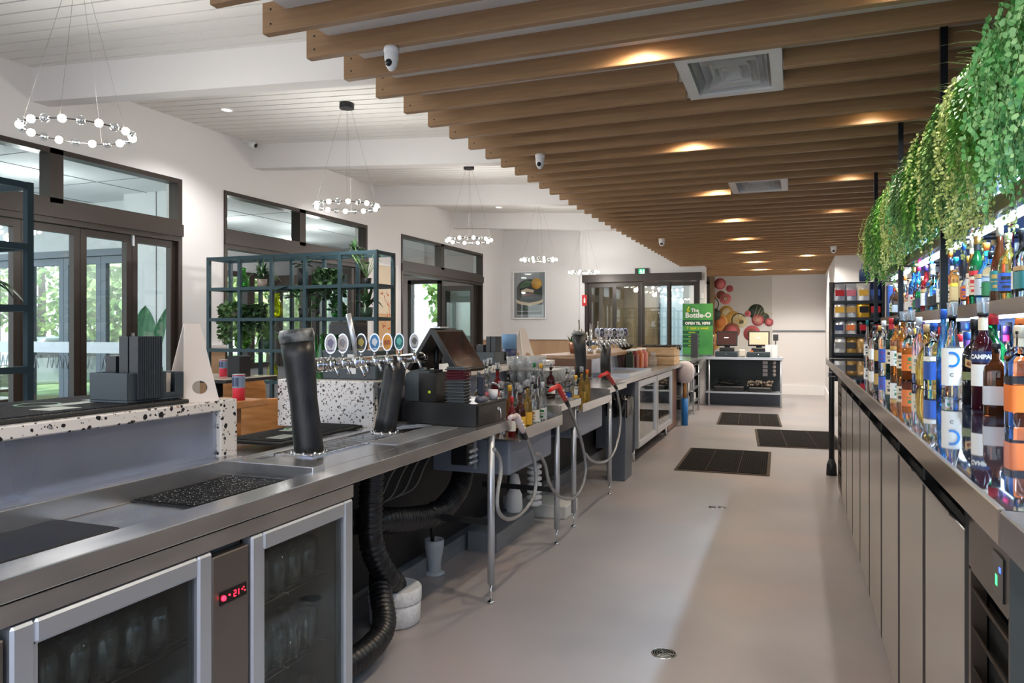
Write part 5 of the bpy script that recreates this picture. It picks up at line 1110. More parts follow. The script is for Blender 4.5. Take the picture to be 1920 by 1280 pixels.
for i, (y, c1, c2) in enumerate(bad): tapset(t, O, -1.80, y, 1.262, c1, c2, i, .8)
tapset(t, O, -1.80, 2.70, 1.262, 0, 0, 9, big=True)
# second font far along
t = thing('beer_font', 'far chrome tap rail with many handles on a black leg, past the stacked glasses', 'beer font', (-1.72, 7.05, .925)); O2 = Vector((-1.72, 7.05, .925))
obj('column', MB().tube([(0, 0, 0), (-.005, .0, .17), (0, 0, .35)], .05, 18), frost, t)
obj('tap_rail', MB().tube([(-.02, -.55, .36), (-.02, 0, .365), (-.02, .95, .36)], .028, 14), chrome, t)
for i in range(8): tapset(t, O2, -1.74, 6.62 + i * .17, 1.285, [(200, 200, 205), (60, 60, 60), (190, 190, 190)][i % 3], (120, 120, 120), 20 + i % 3, .9)
t = thing('tap_column', 'tall black frosted column standing beside the far tap rail', 'beer font', (-1.80, 6.45, .925)); obj('column', MB().tube([(-.01, -.03, 0), (0, 0, .15), (-.01, -.01, .30), (-.02, -.02, .44)], [.052, .05, .055, .062], 18), frost, t); obj('rim', MB().tube([(-.02, -.02, .44), (-.02, -.02, .47)], [.064, .05], 18), frostw, t)
# ---------------------------------------------------------------- things on the terrazzo ledges and bench
matt = mat('bar_mat_black', (40, 42, 42), .6)
def barmat(x0, x1, y0, y1, z, lab, marks):
    t = thing('bar_mat', lab, 'bar mat', ((x0 + x1) / 2, (y0 + y1) / 2, z), group='rubber bar mats'); L, W = (y1 - y0) / 2, (x1 - x0) / 2
    obj('sheet', MB().bbox((-W, -L, 0), (W, L, .014), .004), matt, t); m = MB(); n = int((2 * L - .03) / .012); 
    for i in range(n): y = -L + .015 + i * .012; m.box((-W + .012, y, .014), (W - .012, y + .005, .018))
    obj('nubs', m, blackr, t); m = MB()
    if marks:
        for (cx, cy, w_, h_) in marks: obj('logo_patch', MB().bbox((cx - w_, cy - h_, .018), (cx + w_, cy + h_, .0188), .012), mat('mat_logo', (168, 176, 164), .6), t)
    if marks and len(marks) > 1: obj('logo_ring', MB().lathe([(.055, .0195), (.065, .0195)], (-.04, .06, 0), 24, caps=False), mat('logo_green', (96, 160, 120), .5), t)
barmat(-2.40, -1.955, 1.15, 1.985, 1.15, 'long ribbed black bar mat with pale logo on the near terrazzo ledge', [(.12, .0, .045, .05), (.03, .12, .03, .09), (-.02, .28, .03, .06), (.1, -.3, .04, .05)])
barmat(-2.25, -1.955, 2.46, 3.08, .93, 'black rubber bar mat with pale logo on the low steel bench behind the leaning column', [(.06, -.18, .04, .06), (-.05, .05, .03, .08), (.03, .02, .03, .05)])
# caddy
def caddy(loc, lab, s=1, rz=0):
    t = thing('bar_caddy', lab, 'bar caddy', loc, rz, 'black bar caddies')
    m = MB(); W, L, H = .11 * s, .17 * s, .11 * s; th = .004
    m.box((-W, -L, 0), (W, L, .006)).box((-W, -L, .006), (-W + th, L, H)).box((-W, -L, .006), (W, -L + th, H)).box((-W, .03 * s, .006), (W, .03 * s + th, H)).box((-W, L - th, .006), (W, L, H * .95)).box((W - th, -L, .006), (W, .03 * s, H)).box((W - th, .03 * s, .006), (W, .06 * s, H)).box((W - th, .06 * s, .006), (W, .115 * s, H * .25)).box((W - th, .115 * s, .006), (W, L, H * .95)).box((-.01, -L, .006), (-.006, .03 * s, H))
    obj('holder', m, mat('caddy_slate', (56, 66, 72), .45), t, bevel=.002)
    st = MB()
    for i in range(14):
        for j in range(2): st.bbox((.01 + j * .04, -.125 * s + i * .0105 * s, .008), (.045 + j * .04, -.125 * s + i * .0105 * s + .008 * s, .245 * s), .001)
    obj('coaster_stack', st, mat('straw_black', (34, 40, 44), .4), t)
    obj('napkins', MB().box((-.09 * s, .05 * s, .006), (.06 * s, .14 * s, .10 * s)), mat('napkin_white', (216, 210, 200), .8), t)
    obj('small_stack', MB().box((-.09 * s, -.1 * s, .006), (-.02, .0, .17 * s)), mat('straw_black'), t)
    return t
p = at(262, 752, Z=1.168); cd_ = caddy((-2.055, 1.86, 1.169), 'large black caddy with upright coaster stacks on the near terrazzo ledge', .68); cd_.scale = (1.1, 1, 1.28)
caddy((-2.15, 5.15, 1.15), 'small dark caddy on the far half of the terrazzo block, left of the blue tin', .85)
def astand(loc, h, w_, lab):
    t = thing('table_talker', lab, 'menu stand', loc, group='white A-shaped stands')
    for sgn, nm_ in ((-1, 'front_panel'), (1, 'back_panel')):
        m = MB(); d = h * .26
        n = 14; 
        def P(u, z): return (u, sgn * d * (1 - z / h) , z)
        out = [(-w_ / 2, 0), (w_ / 2, 0), (w_ * .22, h), (-w_ * .22, h)]
        hole = [(w_ * .2 * math.cos(2 * PI * k / n), h * .18 + h * .085 * math.sin(2 * PI * k / n)) for k in range(n)]
        # panel as strips round an elliptical hole
        zs = [0, h * .095] + [h * .18 + h * .085 * math.sin(-PI / 2 + PI * k / 10) for k in range(11)] + [h * .27, h]
        for a, b in zip(zs, zs[1:]):
            wa, wb = w_ / 2 - (w_ * .28) * a / h, w_ / 2 - (w_ * .28) * b / h
            def hw(z): q = 1 - ((z - h * .18) / (h * .085)) ** 2; return w_ * .22 * math.sqrt(q) if q > 0 else 0
            ha, hb = hw(a), hw(b)
            for s_ in (-1, 1):
                vs = [P(s_ * ha, a), P(s_ * wa, a), P(s_ * wb, b), P(s_ * hb, b)]; vs += [(x, y + sgn * .004, z) for x, y, z in vs]
                m.add(vs, [(0, 1, 2, 3), (7, 6, 5, 4), (1, 5, 6, 2), (0, 3, 7, 4), (0, 4, 5, 1), (3, 2, 6, 7)])
        obj(nm_, m, mat('stand_white', (226, 218, 212), .4), t)
    t.rotation_euler = (0, 0, math.radians(70)); return t
astand((-2.03, 2.07, 1.15), .275, .13, 'white A-shaped stand with round hole at the end of the near terrazzo ledge'); astand((-2.1, 5.72, 1.15), .27, .16, 'white A-shaped stand on the far half of the terrazzo block, right of the blue tin')
t = thing('drinks_tin', 'blue cylindrical tin on the far half of the terrazzo block', 'tin', (-2.1, 5.42, 1.15)); obj('body', MB().lathe([(.06, 0), (.06, .11)], n=20), pmat('navy'), t); obj('upper_band', MB().lathe([(.0601, .11), (.0601, .22), (.055, .225)], n=20), mat('tin_lightblue', (110, 150, 190), .4), t)
t = thing('bottle_box', 'dark slate bottle caddy with white and black slots on the terrazzo block behind the taps', 'bar caddy', (-2.14, 3.33, 1.15)); 
m = MB().bbox((-.17, -.10, 0), (.17, .10, .15), .006); obj('body', m, mat('caddy_slate'), t); obj('slot', MB().box((.0, -.103, .03), (.05, -.10, .13)), mat('slot_white', (220, 220, 220), .5), t) ; obj('slot', MB().box((.10, -.103, .04), (.13, -.10, .13)), blackm, t)
m = MB().bbox((-.17, -.04, .1), (.0, .1, .30), .02); obj('upper_box', m, blackm, t)
gb = mesh('green_bottle', MB().lathe([(.028, 0), (.03, .01), (.03, .13), (.012, .18), (.012, .23), (.0001, .23)], n=12, caps=False), gl('green_beer', (40, 130, 50), .8))
for i in range(4):
    o = bpy.data.objects.new('green_bottle', gb); C.objects.link(o); o.location = (-2.44 + i * .064, 3.25 + .03 * (i % 2), 1.15); tag(o, 'small green glass bottle behind the chrome tap rail on the terrazzo, %s from the left' % ordw(i), 'bottle', 'green bottles by the tap rail')
# cash drawer with printer, trays, screens
t = thing('till', 'wide black cash drawer with key in its lock on the steel bench', 'cash drawer', (-1.685, 3.56, ZC))
obj('body', MB().bbox((-.212, -.2, 0), (.208, .2, .115), .003), mat('drawer_black', (24, 25, 27), .35), t); o = obj('drawer_front', MB().bbox((.208, -.19, .012), (.216, .19, .103), .002), mat('drawer_front_black', (34, 32, 30), .3, .3), t)
obj('pull_slot', MB().box((.216, -.10, .045), (.2165, .02, .06)), blackm, o); m = MB().lathe([(.012, .214), (.012, .222), (.009, .225)], (0, .06, .07), 14, ax='x'); m.tube([(.225, .06, .07), (.232, .06, .07), (.233, .062, .05), (.234, .06, .02)], .003, 6); obj('lock_and_key', m, chrome, o)
t = thing('receipt_printer', 'grey-black receipt printer on the left of the cash drawer', 'printer', (-1.81, 3.52, 1.035)); prf = [(-.085, 0), (-.085, .12), (-.075, .145), (-.05, .158), (.06, .16), (.062, 0)]
obj('body', MB().prism(prf, -.14, .02, 'y'), mat('printer_slate', (66, 76, 80), .4), t, bevel=.004); obj('front', MB().box((.0, -.141, .002), (.10, .0, .15)), mat('printer_black', (12, 12, 13), .2), t); obj('sticker', MB().ball((.062, -.142, .05), .009, 8), mat('sticker_lime', (190, 210, 40), .5), t)
for i in range(11):
    z = 1.036 + i * .0165; c = 'tray_maroon' if 6 < i < 10 else 'tray_grey'; cc = (96, 34, 46) if 6 < i < 10 else (88, 94, 98)
    m = MB().bbox((-.055, -.045, 0), (.055, .045, .006), .003); m.bbox((-.048, -.038, .006), (.048, .038, .0155), .003)
    solo('bill_tray', m, [mat(c, cc, .35, .3)], 'small %s tray stacked on the cash drawer, %s from the bottom' % (('grey', 'maroon')[6 < i < 10], ordw(i)), 'tray', 'stacked bill trays', (-1.61, 3.43, z))
t = thing('point_of_sale_screen', 'black touch screen tilted back towards the staff side above the cash drawer', 'screen', (-1.72, 3.60, 1.155))
def slab(a, b, c, d, th, nm_, mt, par, O, off=0, inset=0):
    A, B, C_, D = [Vector(q) - O for q in (a, b, c, d)]; nn = (B - A).cross(D - A).normalized(); ctr = (A + B + C_ + D) / 4
    q = [ctr + (v - ctr) * (1 - inset) + nn * off for v in (A, B, C_, D)]; vs = q + [v - nn * th for v in q]
    return obj(nm_, MB().add(vs, [(0, 1, 2, 3), (7, 6, 5, 4), (0, 4, 5, 1), (1, 5, 6, 2), (2, 6, 7, 3), (3, 7, 4, 0)]), mt, par)
O = Vector((-1.72, 3.60, 1.155)); q = [(-1.61, 3.42, 1.20), (-1.60, 3.77, 1.195), (-1.742, 3.77, 1.405), (-1.742, 3.42, 1.405)]
s_ = slab(*q, .028, 'bezel', blackm, t, O); slab(*q, .001, 'display', noisy('screen_dark_warm', (36, 30, 32), (66, 38, 36), (3, 3, 3), (.08, .12), nscale=1.6), s_, O, .0015, .1)
obj('stand', MB().box((-.06, -.06, -.12), (.02, .06, -.10)).tube([(-.02, 0, -.10), (.0, 0, .1)], .02, 10), blackm, t)
t = thing('customer_display', 'second black screen back to back behind the touch screen, leaning to the customers', 'screen', (-1.82, 3.60, 1.15)); O = Vector((-1.82, 3.60, 1.15)); q = [(-1.91, 3.74, 1.20), (-1.915, 3.44, 1.20), (-1.775, 3.44, 1.415), (-1.775, 3.74, 1.415)]
slab(*q, .02, 'bezel', blackm, t, O); obj('scanner', MB().bbox((-.02, -.18, .02), (.03, -.12, .06), .01), mat('scanner_teal', (60, 76, 78), .4), t); obj('stand', MB().tube([(0, 0, .0), (0, 0, .2)], .015, 8), blackm, t); obj('card_slot', MB().bbox((.04, -.12, .262), (.08, .0, .272), .003), alum, t)
t = thing('stapler', 'small dark blue upright reader on the right of the cash drawer', 'card reader', (-1.52, 3.52, 1.035)); obj('base', MB().lathe([(.035, 0), (.03, .02), (.012, .03)], n=18), mat('base_grey', (96, 98, 110), .4), t); obj('body', MB().bbox((-.016, -.02, .03), (.016, .02, .13), .006), mat('reader_blue', (40, 46, 62), .4), t)
solo('paper_cup', MB().lathe([(.022, 0), (.027, .05), (.025, .05), (.02, .004)], n=14), mat('paper_white'), 'small white paper cup on the cash drawer behind the blue reader', 'cup', loc=(-1.51, 3.66, 1.035))
# bar tools in the stations
dk = mat('tool_dark', (34, 32, 32), .4)
t = thing('tool_caddy', 'dark tub of metal bar tools on the first cocktail station', 'tool caddy', (-1.82, 4.02, ZC)); obj('tub', MB().bbox((-.10, -.12, 0), (.10, .12, .09), .01), dk, t); m = MB()
for i in range(9):
    a = rnd.uniform(-1, 1); b = rnd.uniform(-1, 1); m.tube([(rnd.uniform(-.06, .06), rnd.uniform(-.08, .08), .05), (a * .10, b * .14, .14 + rnd.random() * .06)], [.004, .003], 6)
    m.ball((a * .10, b * .14, .15), .012, 8)
obj('tools', m, chrome, t)
t = thing('basin_mixer', 'curved chrome tap over the first cocktail station', 'tap', (-1.80, 4.30, ZC)); obj('spout', MB().tube(smoothpts([(0, 0, 0), (0, 0, .1), (.03, -.02, .15), (.10, -.06, .13), (.12, -.07, .09)], 5), .009, 10), chrome, t)
def rail_bottles(x, ys, z, where, grp):
    for i, (y, sh_, g_, c_, l_, kw) in enumerate(ys): bottle((x + (i % 2) * -.09, y, z), sh_, g_, c_, l_, uniq('%s %s bottle, %s, in %s, %s from the camera' % (sh_ if sh_ not in ('tall', 'wine') else 'upright', g_, 'pourer' if kw.get('pour') else c_ + ' cap', where, ordw(i))), grp, **kw)
P_ = dict(pour=True, s=.86); Q_ = dict(s=.86)
rail_bottles(-1.48, [(3.86, 'tall', 'red', 'red', 'white', dict(s=.7)), (3.92, 'tall', 'clear', 'silver', 'white', P_), (3.99, 'round', 'dark amber', None, 'yellow', P_), (4.06, 'tall', 'amber', 'yellow', None, Q_), (4.12, 'tall', 'golden', None, 'yellow', P_), (4.19, 'round', 'clear', None, 'cream', P_), (4.26, 'tall', 'clear', 'black', 'white', Q_), (4.33, 'square', 'clear', None, 'green', P_), (4.40, 'tall', 'clear', 'silver', 'white', Q_), (4.47, 'tall', 'clear', None, 'white', P_)], .806, 'the nearer bottle rail', 'bottles in the nearer rail')
rail_bottles(-1.50, [(5.22, 'square', 'clear', 'yellow', 'yellow', Q_), (5.30, 'tall', 'clear', None, 'blue', P_), (5.38, 'tall', 'golden', None, None, P_), (5.46, 'tall', 'clear', 'silver', 'white', Q_), (5.54, 'tall', 'golden', 'orange', None, Q_)], .826, 'the farther bottle rail', 'bottles in the farther rail')
rail_bottles(-1.75, [(4.12, 'tall', 'clear', 'silver', 'pink', P_), (4.22, 'tall', 'clear', None, 'white', P_), (4.31, 'round', 'red', None, 'red', P_), (4.40, 'tall', 'clear', None, 'blue', P_), (4.5, 'flat', 'clear', 'black', None, Q_)], ZC, 'the first cocktail station row', 'bottles on the cocktail station')
rail_bottles(-1.62, [(4.78, 'tall', 'clear', 'yellow', None, dict(s=.8)), (4.9, 'tall', 'clear', 'green', None, dict(s=.8)), (5.0, 'round', 'dark red', None, 'white', dict(s=.8, pour=True)), (5.06, 'round', 'dark red', 'black', 'white', dict(s=.8))], ZC, 'the short bench group', 'bottles on the short bench')
# stacks of glasses on racks
gr = [('left tumbler stack', -1.80, 4.98, 4, 4, 3), ('right tumbler stack', -1.72, 5.45, 3, 4, 2)]
for lab, x0, y0, nx, ny, nl in gr:
    for l_ in range(nl):
        for i in range(nx - (l_ > 1)):
            for j in range(ny):
                o = bpy.data.objects.new('tumbler', bpy.data.meshes.get('tumbler_mesh') or mesh('tumbler_mesh', glass_mesh(.036, .092, .8), tumbler)); C.objects.link(o); o.location = (x0 - .115 + i * .077, y0 + j * .078, ZC + .003 + l_ * .10)
                tag(o, 'clear glass in the %s, %s layer up, %s row, %s across' % (lab, ordw(l_), ordw(j), ordw(i)), 'glass', 'stacked tumblers on the bar')
    for l_ in range(1, nl): solo('glass_rack_sheet', MB().box((x0 - .16, y0 - .04, 0), (x0 - .115 + nx * .077, y0 + ny * .078, .004)), tumbler, 'clear sheet in the %s, %s one up' % (lab, ordw(l_ - 1)), 'sheet', 'sheets in the tumbler stacks', (0, 0, ZC - .004 + l_ * .10))
m = MB()
for z in (.02, .06, .1): m.tube([(-1.60, 4.80, ZC + z), (-1.60, 5.66, ZC + z), (-1.9, 5.66, ZC + z)], .004, 6)
for y in (4.8, 5.0, 5.2, 5.4, 5.66): m.tube([(-1.60, y, ZC), (-1.60, y, ZC + .1)], .004, 6)
solo('wire_basket', m, blackm, 'black wire basket in front of the stacked tumblers', 'wire basket')
# jugs of juice, crate, tray
solo('steel_tray', MB().box((-.22, -.62, 0), (.22, .62, .008)).box((-.22, -.62, .008), (-.21, .62, .035)).box((.21, -.62, .008), (.22, .62, .035)).box((-.21, -.62, .008), (.21, -.61, .035)).box((-.21, .61, .008), (.21, .62, .035)), alum, 'long shallow silver tray on the far bench beside the juice bottles', 'tray', loc=(-1.80, 8.1, .925))
for i, (c, nm_) in enumerate([((40, 52, 30), 'dark green'), ((120, 56, 60), 'plum red'), ((150, 70, 58), 'brick red'), ((196, 110, 70), 'amber'), ((226, 160, 130), 'peach'), ((214, 130, 124), 'pink'), ((230, 180, 160), 'pale pink')]):
    t = thing('juice_bottle', '%s juice bottle in the row on the far bench' % nm_, 'juice bottle', (-1.86 + (i % 2) * .02, 8.82 + i * .15, .925), group='juice bottles on the far bench')
    obj('body', MB().bbox((-.05, -.05, 0), (.05, .05, .19), .012), mat('juice_%d' % i, c, .25), t); obj('neck', MB().lathe([(.045, .19), (.03, .215), (.03, .23)], n=14), mat('juice_%d' % i), t); obj('lid', MB().lathe([(.033, .228), (.033, .25)], n=14), whitep, t)
t = thing('wooden_crate', 'pale timber crate of two boards on the far bench', 'crate', (-1.80, 10.5, .925)); cw = noisy('crate_pine', (196, 160, 118), (222, 192, 150), (2, 2, 14), (.5, .6), nscale=3)
for z in (0, .125): obj('board', MB().bbox((-.27, -.22, z + .004), (.25, -.20, z + .118), .003).bbox((.23, -.2, z + .004), (.25, .3, z + .118), .003).bbox((-.27, -.2, z + .004), (-.25, .3, z + .118), .003).bbox((-.25, .28, z + .004), (.23, .3, z + .118), .003), cw, t)
obj('corner_post', MB().box((.205, -.2, 0), (.23, -.17, .25)), cw, t); m = MB()
for i in range(40): m.tube(smoothpts([(rnd.uniform(-.3, .3), rnd.uniform(-.15, .3), .2), (rnd.uniform(-.3, .3), rnd.uniform(-.15, .3), .27), (rnd.uniform(-.34, .34), rnd.uniform(-.15, .3), .22)], 3), .007, 5)
tag(obj('utensils', m, mat('utensil_dark', (52, 44, 38), .5), t), None, None, kind='stuff')
t = thing('carafe', 'rounded clear carafe between the juice bottles and the crate', 'carafe', (-1.78, 9.95, .925)); obj('body', MB().lathe([(.03, 0), (.055, .02), (.05, .1), (.03, .15), (.035, .19)], n=16, caps=False), tumbler, t)
t = thing('bench_sink_bowl', 'dark bowl of dried fruit behind the juice bottles', 'bowl', (-2.1, 9.7, 1.15)); obj('bowl', MB().lathe([(.04, 0), (.09, .03), (.11, .07), (.10, .07), (.03, .01)], n=18), dk, t)
t = thing('garnish_planter', 'clump of green herbs and copper tools behind the far tap rail', 'planter', (-2.25, 7.9, 1.15)); obj('pot', MB().lathe([(.08, 0), (.1, .12)], n=16), mat('pot_copper', (150, 96, 72), .3, .6), t); m = MB()
for i in range(120): m.leaf((rnd.uniform(-.06, .06), rnd.uniform(-.06, .06), .12), (rnd.uniform(-1, 1), rnd.uniform(-1, 1), rnd.uniform(.6, 2)), (rnd.uniform(-1, 1), 1, 0), rnd.uniform(.06, .16), .03)
obj('leaves', m, mat('herb_green', (70, 110, 60), .6), t)
for i in range(9):
    solo('bar_tool', MB().tube([(0, 0, 0), (rnd.uniform(-.03, .03), rnd.uniform(-.04, .04), rnd.uniform(.22, .42))], [.012, .008], 8).lathe([(.03, 0), (.03, .04), (.02, .06)], n=12), chrome, 'chrome bar tool standing behind the far tap rail, %s from the left' % ordw(i), 'bar tool', 'bar tools on the far ledge', (-2.08 - .03 * (i % 3), 7.4 + i * .13, 1.15))
# ---------------------------------------------------------------- soda guns and hoses
hosem = mat('braided_hose', (176, 178, 180), .25, .9, bump=(900, .5)); redp = mat('gun_red', (206, 36, 30), .3)
def pts(l, X): return [at(a, b, X=X) for a, b in l]
def gun(lab, hose, head, X, col, hv):
    P = pts(hose, X); t = thing('soda_gun', lab, 'soda gun', P[0], group='soda guns'); O = P[0]
    obj('hose', MB().tube([p - O for p in smoothpts(P, 7)], .0105, 12), hosem, t)
    a, b, c = [at(q[0], q[1], X=X) - O for q in head]; d = (b - a); Lh = d.length
    obj('grip', MB().tube([a, a + d * .3], .014, 12), blackm, t); h = obj('head', MB().tube([a + d * .28, a + d * .4, a + d * .9, b], [.014, .019, .020, .014], 12).tube([b - d * .05, c - (c - b) * .3, c], [.015, .014, .010], 10), col, t)
    m = MB()
    for k in range(3):
        for j in range(3): m.tube([a + d * (.45 + .15 * k) + Vector((.019, -.008 + .008 * j, 0)), a + d * (.45 + .15 * k) + Vector((.022, -.008 + .008 * j, 0))], .0035, 6)
    obj('buttons', m, whitep, h)
gun('soda gun with pale head and silver hose by the nearer bottle rail', [(926, 842), (936, 858), (939, 885), (934, 915), (932, 945), (938, 965), (955, 973), (978, 962), (998, 935), (1005, 905), (1003, 870), (993, 835), (986, 820)], [(986, 821), (968, 778), (955, 783)], -1.385, mat('gun_white', (216, 200, 200), .3), 0)
gun('red soda gun with silver hose looping under the short bench section', [(1001, 850), (1012, 853), (1022, 872), (1030, 905), (1048, 930), (1072, 934), (1090, 915), (1098, 880), (1094, 845), (1085, 810), (1072, 775), (1066, 760)], [(1066, 760), (1045, 722), (1031, 732)], -1.385, redp, 0)
gun('farther red soda gun with silver hose hanging before the grey bin', [(1098, 850), (1108, 862), (1125, 867), (1142, 860), (1155, 838), (1162, 805), (1163, 770), (1158, 740), (1156, 728)], [(1156, 728), (1137, 698), (1124, 706)], -1.40, redp, 0)
# ---------------------------------------------------------------- under the bench: ducts, foam box, funnels, manifold
duct = noisy('black_duct', (14, 14, 16), (32, 33, 38), (1, 1, 1), (.25, .4), nscale=40)
def ductmb(P, r):
    Q = smoothpts(P, 14); L = 0; rs = []
    for i, p in enumerate(Q):
        if i: L += (p - Q[i - 1]).length
        rs.append(r * (1 + .05 * math.sin(L * 2 * PI / .035)))
    # resample finely for the ribs
    out = []; ro = []; s = 0; step = .006; d = 0
    for a, b in zip(Q, Q[1:]):
        n = max(1, int((b - a).length / step))
        for k in range(n): out.append(a.lerp(b, k / n))
    L = 0
    for i, p in enumerate(out):
        if i: L += (p - out[i - 1]).length
        ro.append(r * (1 + .07 * math.sin(L * 2 * PI / .024)))
    return MB().tube(out, ro, 16)
solo('flexible_duct', ductmb([(-1.80, 2.93, .86), (-1.80, 2.90, .6), (-1.79, 2.90, .42), (-1.76, 2.98, .26), (-1.79, 3.08, .2), (-1.80, 3.12, .17)], .055), duct, 'black ribbed insulated duct dropping from the bench to the white foam box', 'duct', 'insulated ducts under the bench')
solo('flexible_duct', ductmb([(-1.66, 2.30, .10), (-1.62, 2.55, .10), (-1.66, 2.78, .12), (-1.76, 2.92, .22), (-1.82, 3.02, .30)], .05), duct, 'black ribbed duct snaking along the floor out from behind the fridge', 'duct', 'insulated ducts under the bench')
solo('flexible_duct', ductmb([(-1.92, 2.9, .52), (-1.82, 3.05, .50), (-1.80, 3.3, .45), (-1.80, 3.6, .42), (-1.82, 3.9, .50), (-1.88, 4.1, .66)], .06), duct, 'thick black ribbed duct running level behind the first steel leg', 'duct', 'insulated ducts under the bench')
foam = noisy('foam_white', (206, 208, 212), (226, 228, 230), (1, 1, 1), (.8, .9), nscale=60, bump=.3, dist=.003)
t = thing('foam_box', 'round white polystyrene drum under the bench behind the fridge end', 'foam drum', (-1.80, 3.12, 0)); obj('body', MB().lathe([(.112, 0), (.122, .01), (.124, .10), (.12, .105)], n=36), foam, t); obj('lid', MB().lathe([(.126, .105), (.128, .112), (.128, .165), (.122, .172)], n=36), foam, t)
def funnel(loc, lab, s=1): 
    t = thing('drain_funnel', lab, 'drain funnel', loc, group='plastic drain funnels'); obj('cup', MB().lathe([(.038 * s, .02), (.04 * s, .07 * s), (.045 * s, .10 * s), (.055 * s, .16 * s), (.057 * s, .20 * s), (.052 * s, .20 * s), (.04 * s, .11 * s)], n=22, caps=False), mat('pvc_grey', (182, 188, 194), .4), t); obj('flange', MB().lathe([(.06 * s, 0), (.06 * s, .008), (.04 * s, .02)], n=22), mat('pvc_grey'), t)
    obj('waste_pipe', MB().tube([(0, -.02, .14 * s), (.0, -.03, .42)], .012, 8), blackm, t)
funnel((-1.94, 3.81, 0), 'pale grey plastic drain funnel on the floor beyond the white foam drum'); funnel((-1.92, 4.98, 0), 'farther pale drain funnel on the floor under the nearer hose loop')
t = thing('gas_manifold', 'black block of silver gas fittings hanging under the bench by the first leg', 'manifold', at(868, 852, X=-1.7)); obj('block', MB().bbox((-.05, -.05, -.05), (.05, .06, .06), .006), blackm, t); m = MB()
for i in range(3):
    for j in range(4): m.lathe([(.010, .05), (.010, .064), (.004, .07)], (0, -.035 + j * .026, -.035 + i * .03), 8, ax='x')
obj('fittings', m, alum, t); obj('bar', MB().box((.05, .03, -.08), (.06, .05, .07)), alum, t)
for i in range(4):
    y0 = 3.0 + i * .12; solo('gas_line', MB().tube(smoothpts([(-1.75, y0 + .25, .84), (-1.8, y0 + .1, .72), (-1.82, y0, .6), (-1.9, y0 - .05, .55)], 6), .004, 6), mat('line_grey', (120, 120, 110), .5), 'thin grey beer line looping under the bench, %s from the camera' % ordw(i), 'beer line', 'beer lines under the bench')
t = thing('drain_hose', 'thin white corrugated drain hose under the bottle rail', 'hose', at(1040, 930, X=-1.8)); 
solo('wash_bottle', MB().lathe([(.055, 0), (.06, .02), (.055, .12), (.035, .16), (.045, .2), (.03, .26), (.0001, .27)], n=16, caps=False), whitep, 'white plastic cleaning bottle on the floor under the first bottle rail', 'bottle', loc=(-1.86, 4.9, .12))
bpy.data.objects.remove(t, do_unlink=True)
m = MB()
for k in range(7): m.lathe([(.03, 0), (.055, .012), (.055, .03), (.03, .042)], (0, 0, k * .045), 14)
solo('vent_stack', m, whitep, 'white finned plastic pipe stack standing behind the nearer hose loop', 'pipe stack', loc=(-1.78, 5.1, .12))
solo('crate_box', MB().bbox((-.14, -.16, 0), (.14, .16, .10), .008), mat('box_white', (200, 202, 200), .6), 'low white box on the floor between the second and third legs', 'box', loc=(-1.72, 5.4, 0))
solo('kerb_block', MB().box((-1.95, 4.3, 0), (-1.75, 5.0, .12)), mat('skirting_grey'), 'pale raised plinth block under the first bottle rail', 'plinth')
# ---------------------------------------------------------------- ring chandeliers over the dining side
bulb = mat('chandelier_bulb', (255, 255, 255), .4, emit=(255, 246, 230), es=22); globe = glassy('globe_glass', (235, 238, 240), .22, .03)
def chandelier():
    t = thing('ring_chandelier', 'x', 'chandelier', (-3.70, 2.95, 2.50), group='ring chandeliers above the dining side')
    R_ = .27; m = MB(); m.tube([(R_ * math.cos(2 * PI * i / 40), R_ * math.sin(2 * PI * i / 40), 0) for i in range(41)], .004, 6, caps=False); obj('ring', m, mat('dark_chrome', (110, 108, 106), .2, 1), t)
    for i in range(20):
        a = 2 * PI * i / 20; p = (R_ * math.cos(a), R_ * math.sin(a), 0)
        if i % 2: obj('lit_globe', MB().ball(p, .021, 12), bulb, t)
        else: g = obj('clear_globe', MB().ball(p, .024, 12), globe, t); obj('core', MB().ball(p, .010, 8), chrome, g)
    m = MB(); H = zceil(-3.70) - 2.50
    for a in (.3, 2.0, 3.9, 5.3): m.tube([(R_ * math.cos(a), R_ * math.sin(a), 0), (.03 * math.cos(a), .03 * math.sin(a), H - .02)], .001, 4)
    obj('cable', m, mat('cable_grey', (110, 108, 106), .4), t); obj('canopy', MB().lathe([(.065, H - .05), (.065, H - .012), (.06, H)], n=22), blackm, t); return t
c0 = chandelier(); c0['label'] = 'ring chandelier of glowing globes nearest the camera, top left of the room'
for i, n_ in enumerate(('second', 'third', 'fourth', 'fifth and farthest')):
    dup(c0, (-3.70, 2.95 + 2.62 * (i + 1), 2.50), label='ring chandelier of glowing globes, %s from the camera' % n_)
for i in range(5):
    l = bpy.data.lights.new('chandelier_light', 'POINT'); l.energy = 18; l.color = (1, .99, .96); l.shadow_soft_size = .05; o = bpy.data.objects.new('chandelier_light', l); o.location = (-3.70, 2.95 + 2.62 * i, 2.42); C.objects.link(o)
